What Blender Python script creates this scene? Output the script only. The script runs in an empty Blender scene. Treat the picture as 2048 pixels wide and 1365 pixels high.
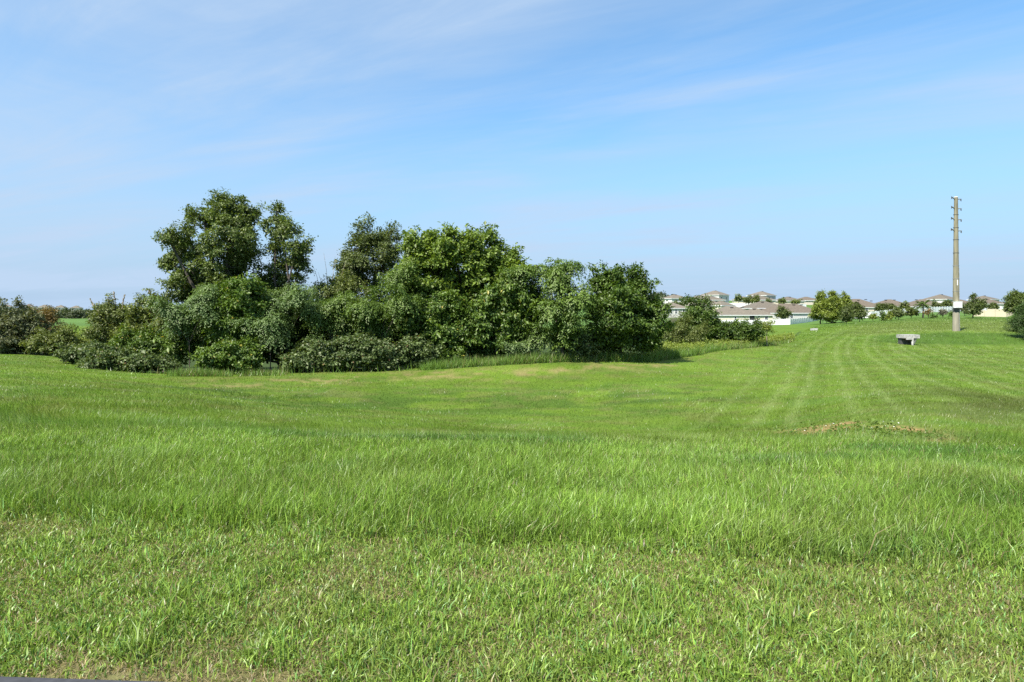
import bpy, math, random
import numpy as np
from mathutils import Vector

# ------------------------------------------------------------------ camera, sky, sun, exposure
SC = bpy.context.scene
COL = SC.collection
F, CX, HOR, EYE = 1252.0, 1024.0, 620.0, 1.6        # lens in photo pixels, centre column, horizon row, eye height
cam_data = bpy.data.cameras.new('camera')
cam = bpy.data.objects.new('camera', cam_data)
COL.objects.link(cam)
cam_data.sensor_width = 36.0
cam_data.lens = 36.0 * F / 2048.0
cam_data.shift_y = -(682.5 - HOR) / 2048.0
cam_data.clip_start = 0.05
cam_data.clip_end = 20000.0
cam.location = (0, 0, EYE)
cam.rotation_euler = (math.radians(90), 0, 0)
SC.camera = cam

SUN_EL = math.radians(50)
SUN_H = Vector((-0.65, -0.76)).normalized()
SUN_DIR = Vector((SUN_H.x * math.cos(SUN_EL), SUN_H.y * math.cos(SUN_EL), math.sin(SUN_EL)))
EXPOSURE = 1.0
sun_data = bpy.data.lights.new('sun', 'SUN')
sun_data.energy = 5.0
sun_data.angle = math.radians(0.53)
sun_data.color = (1.0, 0.955, 0.88)
sun = bpy.data.objects.new('sun', sun_data)
COL.objects.link(sun)
sun.rotation_euler = SUN_DIR.to_track_quat('Z', 'Y').to_euler()
sun.location = (-30, -30, 60)

SC.view_settings.view_transform = 'Standard'
SC.view_settings.look = 'None'
SC.view_settings.gamma = 1.0
SC.view_settings.exposure = EXPOSURE
SC.cycles.max_bounces = 5
SC.cycles.diffuse_bounces = 2
SC.cycles.glossy_bounces = 2
SC.cycles.transmission_bounces = 4
SC.cycles.use_denoising = False
SC.cycles.use_adaptive_sampling = False
SC.cycles.sample_clamp_indirect = 4.0

world = bpy.data.worlds.new('World')
SC.world = world
world.use_nodes = True


def build_world():
    nt = world.node_tree
    N, L = nt.nodes, nt.links
    N.clear()
    out = N.new('ShaderNodeOutputWorld')
    bg = N.new('ShaderNodeBackground')
    bg.inputs['Strength'].default_value = 0.101
    sky = N.new('ShaderNodeTexSky')
    sky.sky_type = 'NISHITA'
    sky.sun_disc = False
    sky.sun_elevation = SUN_EL
    sky.sun_rotation = math.atan2(SUN_H.x, SUN_H.y) % (2 * math.pi)
    sky.altitude = 50
    sky.air_density = 1.0
    sky.dust_density = 0.3
    sky.ozone_density = 2.2
    tc = N.new('ShaderNodeTexCoord')
    sep = N.new('ShaderNodeSeparateXYZ')
    L.new(tc.outputs['Generated'], sep.inputs[0])

    def m(op, a, b=None, c=None):
        n = N.new('ShaderNodeMath')
        n.operation = op
        for i, v in enumerate((a, b, c)):
            if v is None:
                continue
            if isinstance(v, (int, float)):
                n.inputs[i].default_value = v
            else:
                L.new(v, n.inputs[i])
        return n.outputs[0]
    z = m('MAXIMUM', m('ADD', sep.outputs['Z'], 0.06), 0.02)
    px = m('DIVIDE', sep.outputs['X'], z)
    py = m('DIVIDE', sep.outputs['Y'], z)
    a = math.atan2(0.491, -0.871)          # the cirrus runs this way over the ground
    along = m('ADD', m('MULTIPLY', px, math.cos(a)), m('MULTIPLY', py, math.sin(a)))
    across = m('ADD', m('MULTIPLY', px, -math.sin(a)), m('MULTIPLY', py, math.cos(a)))

    def noise(sa, sc, scale, detail, dist, off, rough=0.55):
        cb = N.new('ShaderNodeCombineXYZ')
        L.new(m('MULTIPLY', along, sa), cb.inputs[0])
        L.new(m('MULTIPLY', across, sc), cb.inputs[1])
        cb.inputs[2].default_value = off
        t = N.new('ShaderNodeTexNoise')
        t.inputs['Scale'].default_value = scale
        t.inputs['Detail'].default_value = detail
        t.inputs['Roughness'].default_value = rough
        t.inputs['Distortion'].default_value = dist
        L.new(cb.outputs[0], t.inputs['Vector'])
        return t.outputs[0]

    def rng(v, lo, hi, to0=0.0, to1=1.0):
        n = N.new('ShaderNodeMapRange')
        n.interpolation_type = 'SMOOTHSTEP'
        for i, x in enumerate((lo, hi, to0, to1)):
            n.inputs[i + 1].default_value = x
        L.new(v, n.inputs[0])
        return n.outputs[0]
    big = rng(noise(0.30, 0.75, 0.60, 3, 0.5, 3.7), 0.36, 0.66)
    wisps = rng(noise(0.24, 0.85, 0.95, 10, 1.6, 5.3, 0.60), 0.34, 0.72)
    fine = rng(noise(0.2, 1.0, 3.6, 8, 0.8, 8.1, 0.65), 0.30, 0.75)
    cov = m('ADD', m('MULTIPLY', big, 0.42), m('MULTIPLY', m('MULTIPLY', wisps, m('ADD', m('MULTIPLY', big, 0.55), 0.45)), m('ADD', m('MULTIPLY', fine, 0.45), 0.55)))
    high = rng(sep.outputs['Z'], 0.46, 0.62, 0.0, 0.35)          # unseen cloud added overhead to make the fill light less blue
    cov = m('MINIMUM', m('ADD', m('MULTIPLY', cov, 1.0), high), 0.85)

    def blend(kind, fac, a_, b_):
        n = N.new('ShaderNodeMix')
        n.data_type = 'RGBA'
        n.blend_type = kind
        for i, v in ((0, fac), (6, a_), (7, b_)):
            if isinstance(v, (int, float, tuple)):
                n.inputs[i].default_value = v
            else:
                L.new(v, n.inputs[i])
        return n.outputs[2]
    c0 = blend('MULTIPLY', 1.0, sky.outputs[0], (0.62, 1.02, 1.16, 1))
    veil = rng(sep.outputs['Z'], -0.02, 0.40, 1.0, 0.0)         # humid air: the blue pales towards the horizon
    c1 = blend('MIX', m('POWER', veil, 1.0), c0, (2.28, 3.08, 4.15, 1))
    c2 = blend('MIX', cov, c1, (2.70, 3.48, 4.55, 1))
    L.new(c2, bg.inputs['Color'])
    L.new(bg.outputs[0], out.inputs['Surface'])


build_world()

# ------------------------------------------------------------------ helpers
RNG = np.random.default_rng(11)
random.seed(5)


def _hash(ix, iy, seed):
    h = (ix.astype(np.int64) * 374761393 + iy.astype(np.int64) * 668265263 + seed * 974711) & 0x7fffffff
    h = ((h ^ (h >> 13)) * 1274126177) & 0x7fffffff
    return ((h ^ (h >> 16)) & 0xffff) / 65535.0


def vnoise(x, y, seed=0):
    x = np.asarray(x, float); y = np.asarray(y, float)
    ix, iy = np.floor(x), np.floor(y)
    fx, fy = x - ix, y - iy
    fx = fx * fx * (3 - 2 * fx); fy = fy * fy * (3 - 2 * fy)
    a, b = _hash(ix, iy, seed), _hash(ix + 1, iy, seed)
    c, d = _hash(ix, iy + 1, seed), _hash(ix + 1, iy + 1, seed)
    return (a + (b - a) * fx) * (1 - fy) + (c + (d - c) * fx) * fy


def fbm(x, y, seed=0, octv=4):
    t, s, w = 0, 0, 1.0
    for k in range(octv):
        t = t + w * vnoise(x * 2 ** k + 17.3 * k, y * 2 ** k - 9.1 * k, seed + k)
        s += w
        w *= 0.5
    return t / s


def sstep(a, b, x):
    t = np.clip((np.asarray(x, float) - a) / (b - a), 0, 1)
    return t * t * (3 - 2 * t)


def mesh_np(name, verts, faces, k, mat, attrs=None, colors=None, smooth=False):
    """verts (n,3); faces (m,k) int array"""
    me = bpy.data.meshes.new(name)
    verts = np.ascontiguousarray(verts, np.float32)
    faces = np.ascontiguousarray(faces, np.int32)
    me.vertices.add(len(verts))
    me.vertices.foreach_set('co', verts.ravel())
    me.loops.add(faces.size)
    me.loops.foreach_set('vertex_index', faces.ravel())
    me.polygons.add(len(faces))
    me.polygons.foreach_set('loop_start', np.arange(0, faces.size, k, dtype=np.int32))
    if smooth:
        me.polygons.foreach_set('use_smooth', np.ones(len(faces), bool))
    for an, av in (attrs or {}).items():
        at = me.attributes.new(an, 'FLOAT', 'POINT')
        at.data.foreach_set('value', np.ascontiguousarray(av, np.float32))
    if colors is not None:
        at = me.attributes.new('tone', 'FLOAT_COLOR', 'POINT')
        c4 = np.ones((len(verts), 4), np.float32)
        c4[:, :3] = colors
        at.data.foreach_set('color', c4.ravel())
    me.update(calc_edges=True)
    if mat:
        me.materials.append(mat)
    return me


def link(name, me, parent=None, loc=None):
    o = bpy.data.objects.new(name, me)
    COL.objects.link(o)
    if parent:
        o.parent = parent
    if loc is not None:
        o.location = loc
    return o


def tag(o, label, cat, group=None, kind=None):
    if label:
        o['label'] = label
    if cat:
        o['category'] = cat
    if group:
        o['group'] = group
    if kind:
        o['kind'] = kind
    return o


def thing(name, label, cat, loc, rz=0.0, group=None):
    o = bpy.data.objects.new(name, None)
    COL.objects.link(o)
    o.empty_display_size = 0.2
    o.location = loc
    o.rotation_euler = (0, 0, rz)
    return tag(o, label, cat, group)


class MB:
    """collects plain polygons into one mesh"""
    def __init__(self):
        self.v, self.f = [], []

    def poly(self, pts):
        b = len(self.v)
        self.v += [tuple(p) for p in pts]
        self.f.append(tuple(range(b, b + len(pts))))

    def box(self, c, s, rz=0.0, taper=1.0):
        x, y, z = s[0] / 2, s[1] / 2, s[2] / 2
        ca, sa = math.cos(rz), math.sin(rz)
        b = len(self.v)
        for dz, k in ((-z, 1.0), (z, taper)):
            for dx, dy in ((-x, -y), (x, -y), (x, y), (-x, y)):
                dx, dy = dx * k, dy * k
                self.v.append((c[0] + dx * ca - dy * sa, c[1] + dx * sa + dy * ca, c[2] + dz))
        for q in ((0, 3, 2, 1), (4, 5, 6, 7), (0, 1, 5, 4), (1, 2, 6, 5), (2, 3, 7, 6), (3, 0, 4, 7)):
            self.f.append(tuple(b + i for i in q))
        return self

    def tube(self, pts, radii, n=8, cap=True):
        pts = [Vector(p) for p in pts]
        rings = []
        prev = None
        for i, p in enumerate(pts):
            d = (pts[min(i + 1, len(pts) - 1)] - pts[max(i - 1, 0)])
            d = d.normalized() if d.length > 1e-9 else Vector((0, 0, 1))
            ref = Vector((1, 0, 0)) if abs(d.x) < 0.9 else Vector((0, 1, 0))
            a = d.cross(ref).normalized() if prev is None else (prev - d * prev.dot(d)).normalized()
            prev = a
            b2 = d.cross(a)
            base = len(self.v)
            for k in range(n):
                t = 2 * math.pi * k / n
                self.v.append(tuple(p + (a * math.cos(t) + b2 * math.sin(t)) * radii[i]))
            rings.append(base)
        for r0, r1 in zip(rings[:-1], rings[1:]):
            for k in range(n):
                self.f.append((r0 + k, r0 + (k + 1) % n, r1 + (k + 1) % n, r1 + k))
        if cap:
            self.f.append(tuple(rings[0] + k for k in reversed(range(n))))
            self.f.append(tuple(rings[-1] + k for k in range(n)))
        return self

    def build(self, name, mat, parent=None, loc=None, smooth=False):
        me = bpy.data.meshes.new(name)
        me.from_pydata(self.v, [], self.f)
        me.update()
        if smooth:
            for p in me.polygons:
                p.use_smooth = True
        me.materials.append(mat)
        return link(name, me, parent, loc)


# ------------------------------------------------------------------ materials
def node_mat(name):
    mt = bpy.data.materials.new(name)
    mt.use_nodes = True
    mt.node_tree.nodes.clear()
    return mt, mt.node_tree.nodes, mt.node_tree.links


def plain_mat(name, col, rough=0.6, var=0.12, scale=3.0, bump=0.0, dirt=None, stretch=(1, 1, 1)):
    mt, N, L = node_mat(name)
    out = N.new('ShaderNodeOutputMaterial')
    p = N.new('ShaderNodeBsdfPrincipled')
    p.inputs['Roughness'].default_value = rough
    tc = N.new('ShaderNodeTexCoord')
    mp = N.new('ShaderNodeMapping')
    mp.inputs['Scale'].default_value = stretch
    L.new(tc.outputs['Object'], mp.inputs[0])
    ns = N.new('ShaderNodeTexNoise')
    ns.inputs['Scale'].default_value = scale
    ns.inputs['Detail'].default_value = 6
    L.new(mp.outputs[0], ns.inputs['Vector'])
    cr = N.new('ShaderNodeValToRGB')
    d = dirt or tuple(c * (1 - 2 * var) for c in col)
    cr.color_ramp.elements[0].color = (*d, 1)
    cr.color_ramp.elements[1].color = (*[min(1, c * (1 + var)) for c in col], 1)
    cr.color_ramp.elements[0].position = 0.3
    cr.color_ramp.elements[1].position = 0.7
    L.new(ns.outputs[0], cr.inputs[0])
    L.new(cr.outputs[0], p.inputs['Base Color'])
    if bump:
        b = N.new('ShaderNodeBump')
        b.inputs['Strength'].default_value = bump
        L.new(ns.outputs[0], b.inputs['Height'])
        L.new(b.outputs[0], p.inputs['Normal'])
    L.new(p.outputs[0], out.inputs['Surface'])
    return mt


def leaf_mat(name, dark, light, trans=0.36, gloss=0.035, rough=0.5, hue=None):
    """leaf faces carry a 'tint' value; light also passes through the leaf"""
    mt, N, L = node_mat(name)
    out = N.new('ShaderNodeOutputMaterial')
    at = N.new('ShaderNodeAttribute')
    at.attribute_name = 'tint'
    cr = N.new('ShaderNodeValToRGB')
    e = cr.color_ramp.elements
    e[0].color = (*dark, 1)
    e[1].color = (*light, 1)
    if hue:
        x = e.new(0.965)
        x.color = (*light, 1)
        y = e.new(0.985)
        y.color = (*hue, 1)
        e[-1].color = (*hue, 1)
    L.new(at.outputs['Fac'], cr.inputs[0])
    df = N.new('ShaderNodeBsdfDiffuse')
    tr = N.new('ShaderNodeBsdfTranslucent')
    L.new(cr.outputs[0], df.inputs[0])
    br = N.new('ShaderNodeMix')
    br.data_type = 'RGBA'
    br.blend_type = 'MULTIPLY'
    br.inputs['Factor'].default_value = 1
    L.new(cr.outputs[0], br.inputs[6])
    br.inputs[7].default_value = (1.25, 1.2, 0.5, 1)
    L.new(br.outputs[2], tr.inputs[0])
    m1 = N.new('ShaderNodeMixShader')
    m1.inputs[0].default_value = trans
    L.new(df.outputs[0], m1.inputs[1])
    L.new(tr.outputs[0], m1.inputs[2])
    gl = N.new('ShaderNodeBsdfGlossy')
    gl.inputs['Roughness'].default_value = rough
    gl.inputs[0].default_value = (0.9, 0.9, 0.75, 1)
    m2 = N.new('ShaderNodeMixShader')
    m2.inputs[0].default_value = gloss
    L.new(m1.outputs[0], m2.inputs[1])
    L.new(gl.outputs[0], m2.inputs[2])
    L.new(m2.outputs[0], out.inputs['Surface'])
    return mt


def grass_mat(name, trans=0.32, gloss=0.035):
    mt, N, L = node_mat(name)
    out = N.new('ShaderNodeOutputMaterial')
    at = N.new('ShaderNodeAttribute')
    at.attribute_name = 'tone'
    df = N.new('ShaderNodeBsdfDiffuse')
    L.new(at.outputs['Color'], df.inputs[0])
    tr = N.new('ShaderNodeBsdfTranslucent')
    br = N.new('ShaderNodeMix')
    br.data_type = 'RGBA'
    br.blend_type = 'MULTIPLY'
    br.inputs['Factor'].default_value = 1
    L.new(at.outputs['Color'], br.inputs[6])
    br.inputs[7].default_value = (1.2, 1.15, 0.6, 1)
    L.new(br.outputs[2], tr.inputs[0])
    m1 = N.new('ShaderNodeMixShader')
    m1.inputs[0].default_value = trans
    L.new(df.outputs[0], m1.inputs[1])
    L.new(tr.outputs[0], m1.inputs[2])
    gl = N.new('ShaderNodeBsdfGlossy')
    gl.inputs['Roughness'].default_value = 0.42
    m2 = N.new('ShaderNodeMixShader')
    m2.inputs[0].default_value = gloss
    L.new(m1.outputs[0], m2.inputs[1])
    L.new(gl.outputs[0], m2.inputs[2])
    L.new(m2.outputs[0], out.inputs['Surface'])
    return mt


def ground_mat():
    mt, N, L = node_mat('lawn_soil')
    out = N.new('ShaderNodeOutputMaterial')
    p = N.new('ShaderNodeBsdfPrincipled')
    p.inputs['Roughness'].default_value = 0.95
    p.inputs['Specular IOR Level'].default_value = 0.1
    at = N.new('ShaderNodeAttribute')
    at.attribute_name = 'tone'
    geo = N.new('ShaderNodeNewGeometry')
    n1 = N.new('ShaderNodeTexNoise')
    n1.inputs['Scale'].default_value = 9.0
    n1.inputs['Detail'].default_value = 8
    n1.inputs['Roughness'].default_value = 0.7
    L.new(geo.outputs['Position'], n1.inputs['Vector'])
    n2 = N.new('ShaderNodeTexNoise')
    n2.inputs['Scale'].default_value = 0.35
    n2.inputs['Detail'].default_value = 6
    L.new(geo.outputs['Position'], n2.inputs['Vector'])
    r1 = N.new('ShaderNodeMapRange')
    r1.inputs[1].default_value = 0.3
    r1.inputs[2].default_value = 0.7
    r1.inputs[3].default_value = 0.6
    r1.inputs[4].default_value = 1.3
    L.new(n1.outputs[0], r1.inputs[0])
    r2 = N.new('ShaderNodeMapRange')
    r2.inputs[1].default_value = 0.3
    r2.inputs[2].default_value = 0.7
    r2.inputs[3].default_value = 0.85
    r2.inputs[4].default_value = 1.12
    L.new(n2.outputs[0], r2.inputs[0])
    mm = N.new('ShaderNodeMath')
    mm.operation = 'MULTIPLY'
    L.new(r1.outputs[0], mm.inputs[0])
    L.new(r2.outputs[0], mm.inputs[1])
    mx = N.new('ShaderNodeVectorMath')
    mx.operation = 'SCALE'
    L.new(at.outputs['Color'], mx.inputs[0])
    L.new(mm.outputs[0], mx.inputs['Scale'])
    L.new(mx.outputs[0], p.inputs['Base Color'])
    b = N.new('ShaderNodeBump')
    b.inputs['Strength'].default_value = 0.5
    b.inputs['Distance'].default_value = 0.05
    L.new(n1.outputs[0], b.inputs['Height'])
    L.new(b.outputs[0], p.inputs['Normal'])
    L.new(p.outputs[0], out.inputs['Surface'])
    return mt


M = {
    'ground': ground_mat(),
    'grass': grass_mat('grass_blades'),
    'bark': plain_mat('bark', (0.075, 0.060, 0.045), 0.9, 0.3, 6, 0.4, stretch=(1, 1, 0.25)),
    'bark_pale': plain_mat('pale_bark', (0.26, 0.22, 0.17), 0.9, 0.25, 6, 0.3, stretch=(1, 1, 0.25)),
    'concrete': plain_mat('concrete', (0.36, 0.35, 0.32), 0.85, 0.2, 4, 0.15),
    'pole': plain_mat('pole_concrete', (0.205, 0.185, 0.120), 0.85, 0.22, 1.2, 0.1, stretch=(3, 3, 0.4)),
    'pole_pale': plain_mat('pole_base_concrete', (0.255, 0.23, 0.17), 0.85, 0.12, 1.5, 0.1, stretch=(3, 3, 0.4)),
    'steel': plain_mat('galvanised_steel', (0.22, 0.22, 0.21), 0.55, 0.2, 3),
    'darksteel': plain_mat('dark_steel', (0.06, 0.06, 0.055), 0.6, 0.2, 3),
    'boxwhite': plain_mat('painted_white_box', (0.74, 0.74, 0.71), 0.5, 0.05, 2),
    'vinyl': plain_mat('white_vinyl', (0.70, 0.70, 0.69), 0.4, 0.04, 0.5),
    'vinylcream': plain_mat('cream_vinyl', (0.46, 0.41, 0.29), 0.45, 0.05, 0.5),
    'shingle': plain_mat('tan_shingles', (0.128, 0.108, 0.080), 0.9, 0.16, 2.2, 0.2),
    'shingle2': plain_mat('brown_shingles', (0.125, 0.099, 0.071), 0.9, 0.16, 2.2, 0.2),
    'shingle3': plain_mat('pale_shingles', (0.148, 0.126, 0.094), 0.9, 0.14, 2.2, 0.2),
    'stucco_cream': plain_mat('cream_stucco', (0.62, 0.57, 0.43), 0.85, 0.05, 1.5),
    'stucco_white': plain_mat('white_stucco', (0.56, 0.55, 0.51), 0.85, 0.05, 1.5),
    'stucco_grey': plain_mat('grey_stucco', (0.50, 0.48, 0.45), 0.85, 0.06, 1.5),
    'stucco_tan': plain_mat('tan_stucco', (0.55, 0.48, 0.38), 0.85, 0.06, 1.5),
    'trim': plain_mat('white_trim', (0.78, 0.78, 0.76), 0.5, 0.04, 1.0),
    'glass': plain_mat('dark_window_glass', (0.035, 0.045, 0.055), 0.12, 0.2, 0.6),
    'shade': plain_mat('dark_porch_screen', (0.025, 0.025, 0.025), 0.7, 0.2, 1.0),
    'kerb': plain_mat('dark_edging', (0.042, 0.042, 0.046), 0.8, 0.15, 25, 0.2),
    'wood': plain_mat('old_wood', (0.14, 0.11, 0.08), 0.9, 0.3, 6, 0.3),
    'dead': plain_mat('dry_stems', (0.30, 0.25, 0.17), 0.9, 0.25, 6),
    'petal': plain_mat('white_petals', (0.80, 0.80, 0.78), 0.6, 0.05, 20),
    # foliage
    'l_oak': leaf_mat('oak_leaves', (0.042, 0.068, 0.012), (0.16, 0.22, 0.045)),
    'l_oak2': leaf_mat('grey_oak_leaves', (0.046, 0.07, 0.016), (0.145, 0.19, 0.046)),
    'l_lime': leaf_mat('bright_leaves', (0.062, 0.112, 0.01), (0.215, 0.3, 0.042), trans=0.36),
    'l_mid': leaf_mat('mid_leaves', (0.038, 0.085, 0.009), (0.145, 0.225, 0.03), hue=(0.35, 0.30, 0.05)),
    'l_droop': leaf_mat('drooping_leaves', (0.044, 0.09, 0.011), (0.165, 0.25, 0.042), hue=(0.38, 0.33, 0.05)),
    'l_pale': leaf_mat('pale_leaves', (0.052, 0.098, 0.022), (0.175, 0.265, 0.08)),
    'l_dark': leaf_mat('dark_leaves', (0.028, 0.064, 0.008), (0.125, 0.2, 0.026)),
    'l_olive': leaf_mat('olive_leaves', (0.058, 0.086, 0.014), (0.18, 0.215, 0.046)),
    'l_grey': leaf_mat('grey_leaves', (0.055, 0.07, 0.028), (0.165, 0.185, 0.085)),
    'l_bramble': leaf_mat('bramble_leaves', (0.034, 0.062, 0.011), (0.15, 0.205, 0.068), hue=(0.22, 0.13, 0.06)),
    'l_rust': leaf_mat('rust_leaves', (0.12, 0.085, 0.025), (0.24, 0.17, 0.055)),
    'l_yellow': leaf_mat('yellow_green_leaves', (0.100, 0.140, 0.014), (0.26, 0.32, 0.045)),
    'l_pine': leaf_mat('pine_needles', (0.025, 0.060, 0.014), (0.085, 0.150, 0.032)),
    'l_scrub': leaf_mat('grey_scrub', (0.10, 0.10, 0.07), (0.22, 0.21, 0.15)),
    'l_far': leaf_mat('far_wood_leaves', (0.040, 0.058, 0.028), (0.085, 0.110, 0.050)),
}

# ------------------------------------------------------------------ the ground
COLS = np.array([-900, 0, 170, 300, 700, 1100, 1400, 1600, 1720, 1850, 2048, 3000], float)


def zs(*pairs):      # (distance, row in the photo) -> (distance, height)
    return [(y, EYE - (r - HOR) * y / F) for y, r in pairs]


NEAR = [(0.5, 0.0), (2.7, 0.0), (4.6, -0.02)]
FARL = zs((200, 650), (400, 638.5), (800, 628), (2000, 622.5), (9000, 620.5))
PROF = [
    NEAR + zs((8.5, 884), (16, 790), (28, 740), (52, 700), (80, 685)) + FARL,
    NEAR + zs((8.5, 890), (16, 800), (28, 748), (40, 724), (52, 708), (80, 692)) + FARL,
    NEAR + zs((8.5, 892), (17, 800), (29, 758), (40, 735), (52, 716), (80, 694)) + FARL,
    NEAR + zs((8.5, 894), (18, 802), (30, 768), (39, 748), (50, 736), (80, 698)) + FARL,
    NEAR + zs((8.5, 898), (13, 862), (18, 835), (27, 803), (34, 766), (41, 741), (50, 733), (80, 698)) + FARL,
    NEAR + zs((8.5, 896), (13, 873), (20, 852), (27, 806), (36, 755), (44, 718), (55, 706), (80, 690), (200, 652), (290, 630), (400, 618), (2000, 620), (9000, 620.2)),
    NEAR + zs((8.5, 905), (13, 873), (20, 849), (30, 782), (42, 735), (56, 700), (75, 690), (120, 668), (200, 651), (235, 640), (290, 614), (400, 602), (700, 611), (2000, 619), (9000, 620.2)),
    NEAR + zs((8.5, 907), (13, 868), (20, 831), (35, 756), (60, 702), (80, 680), (110, 663), (170, 651), (200, 647), (235, 639), (290, 616), (400, 605), (700, 612), (2000, 619), (9000, 620.2)),
    NEAR + zs((8.5, 909), (12, 862), (18, 818), (35, 752), (70, 693), (90, 671), (130, 651), (160, 644), (208, 637.5), (290, 618), (400, 608), (700, 613), (2000, 619), (9000, 620.2)),
    NEAR + zs((8.5, 914), (12, 866), (18, 811), (35, 747), (68, 698), (79, 689), (87, 664), (91, 661.5), (120, 650), (150, 637.5), (180, 632), (218, 626.5), (290, 620), (400, 612), (700, 615), (2000, 619), (9000, 620.2)),
    NEAR + zs((8.5, 923), (12, 872), (18, 820), (35, 752), (66, 703), (77, 695), (85, 668), (90, 663), (120, 648), (150, 636.5), (180, 633), (250, 623), (400, 613), (700, 615), (2000, 619), (9000, 620.2)),
    NEAR + zs((8.5, 928), (12, 876), (18, 822), (35, 754), (66, 705), (77, 697), (85, 672), (90, 665), (120, 650), (150, 638), (180, 633), (250, 624), (400, 615), (700, 616), (2000, 619), (9000, 620.2)),
]


def pchip(xk, yk, x):
    xk = np.asarray(xk, float); yk = np.asarray(yk, float)
    h = np.diff(xk); d = np.diff(yk) / h
    m = np.zeros(len(xk))
    for i in range(1, len(xk) - 1):
        if d[i - 1] * d[i] > 0:
            w1, w2 = 2 * h[i] + h[i - 1], h[i] + 2 * h[i - 1]
            m[i] = (w1 + w2) / (w1 / d[i - 1] + w2 / d[i])
    m[0], m[-1] = d[0], d[-1]
    x = np.clip(x, xk[0], xk[-1])
    i = np.clip(np.searchsorted(xk, x) - 1, 0, len(xk) - 2)
    t = (x - xk[i]) / h[i]
    return ((1 + 2 * t) * (1 - t) ** 2 * yk[i] + t * (1 - t) ** 2 * h[i] * m[i]
            + t * t * (3 - 2 * t) * yk[i + 1] + t * t * (t - 1) * h[i] * m[i + 1])


LY = np.linspace(math.log(0.5), math.log(9000), 900)
TAB = np.array([pchip([math.log(y) for y, _ in p], [z for _, z in p], LY) for p in PROF])
# soften the surface a little along its length so that no profile knot reads as a crease
ker = np.exp(-0.5 * (np.arange(-8, 9) / 3.0) ** 2); ker /= ker.sum()
TAB = np.array([np.convolve(np.pad(r, 8, mode='edge'), ker, 'valid') for r in TAB])


def ground_z(X, Y):
    X = np.asarray(X, float); Y = np.asarray(Y, float)
    Yc = np.clip(Y, 0.5, 9000)
    sx = np.clip(CX + F * X / np.maximum(Yc, 2.5), COLS[0], COLS[-1])
    fi = (np.log(Yc) - LY[0]) / (LY[1] - LY[0])
    i = np.clip(fi.astype(int), 0, len(LY) - 2)
    t = fi - i
    j = np.clip(np.searchsorted(COLS, sx) - 1, 0, len(COLS) - 2)
    s = (sx - COLS[j]) / (COLS[j + 1] - COLS[j])

    def at(jj):
        jj = np.clip(jj, 0, len(COLS) - 1)
        return TAB[jj, i] * (1 - t) + TAB[jj, i + 1] * t
    p0, p1, p2, p3 = at(j - 1), at(j), at(j + 1), at(j + 2)
    h = COLS[np.clip(j + 1, 0, len(COLS) - 1)] - COLS[j]
    hm = np.maximum(COLS[j] - COLS[np.clip(j - 1, 0, None)], 1)
    hp = np.maximum(COLS[np.clip(j + 2, None, len(COLS) - 1)] - COLS[np.clip(j + 1, None, len(COLS) - 1)], 1)
    m1 = 0.5 * ((p2 - p1) / h + np.where(j > 0, (p1 - p0) / hm, (p2 - p1) / h)) * h
    m2 = 0.5 * ((p2 - p1) / h + np.where(j < len(COLS) - 2, (p3 - p2) / hp, (p2 - p1) / h)) * h
    z = (2 * s ** 3 - 3 * s ** 2 + 1) * p1 + (s ** 3 - 2 * s ** 2 + s) * m1 + (-2 * s ** 3 + 3 * s ** 2) * p2 + (s ** 3 - s ** 2) * m2
    amp = np.clip(Y / 60.0, 0.15, 1.0)
    z = z + amp * 0.10 * (fbm(X * 0.22, Y * 0.22, 3, 3) - 0.5) + 0.05 * (fbm(X * 0.9, Y * 0.9, 9, 2) - 0.5) * np.clip(1.2 - Y / 60, 0, 1)
    return z


def gz(X, Y):
    return float(ground_z(np.array([X]), np.array([Y]))[0])


def spot(sx, Y):
    X = (sx - CX) / F * Y
    return X, Y, gz(X, Y)


def zrow(row, Y):
    return EYE + (HOR - row) * Y / F


def edge_sx_to_Y(sx):          # where the mown grass ends and the thicket begins, by bearing
    return np.interp(sx, [-400, 60, 110, 150, 210, 300, 700, 1100, 1300, 1400, 1580, 1640, 3000],
                     [51, 51, 49, 44, 40, 39, 41, 44, 46.5, 53, 75, 150, 150])


def mow_edge(X, Y):            # > 0 beyond the line where the long grass begins
    return Y - (4.33 - np.where(X < 0, 0.175, 0.130) * X + 0.35 * (fbm(X * 0.6, X * 0 + 2.2, 21, 3) - 0.5) + 0.25 * (fbm(X * 3, Y * 3, 22, 2) - 0.5))


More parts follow.
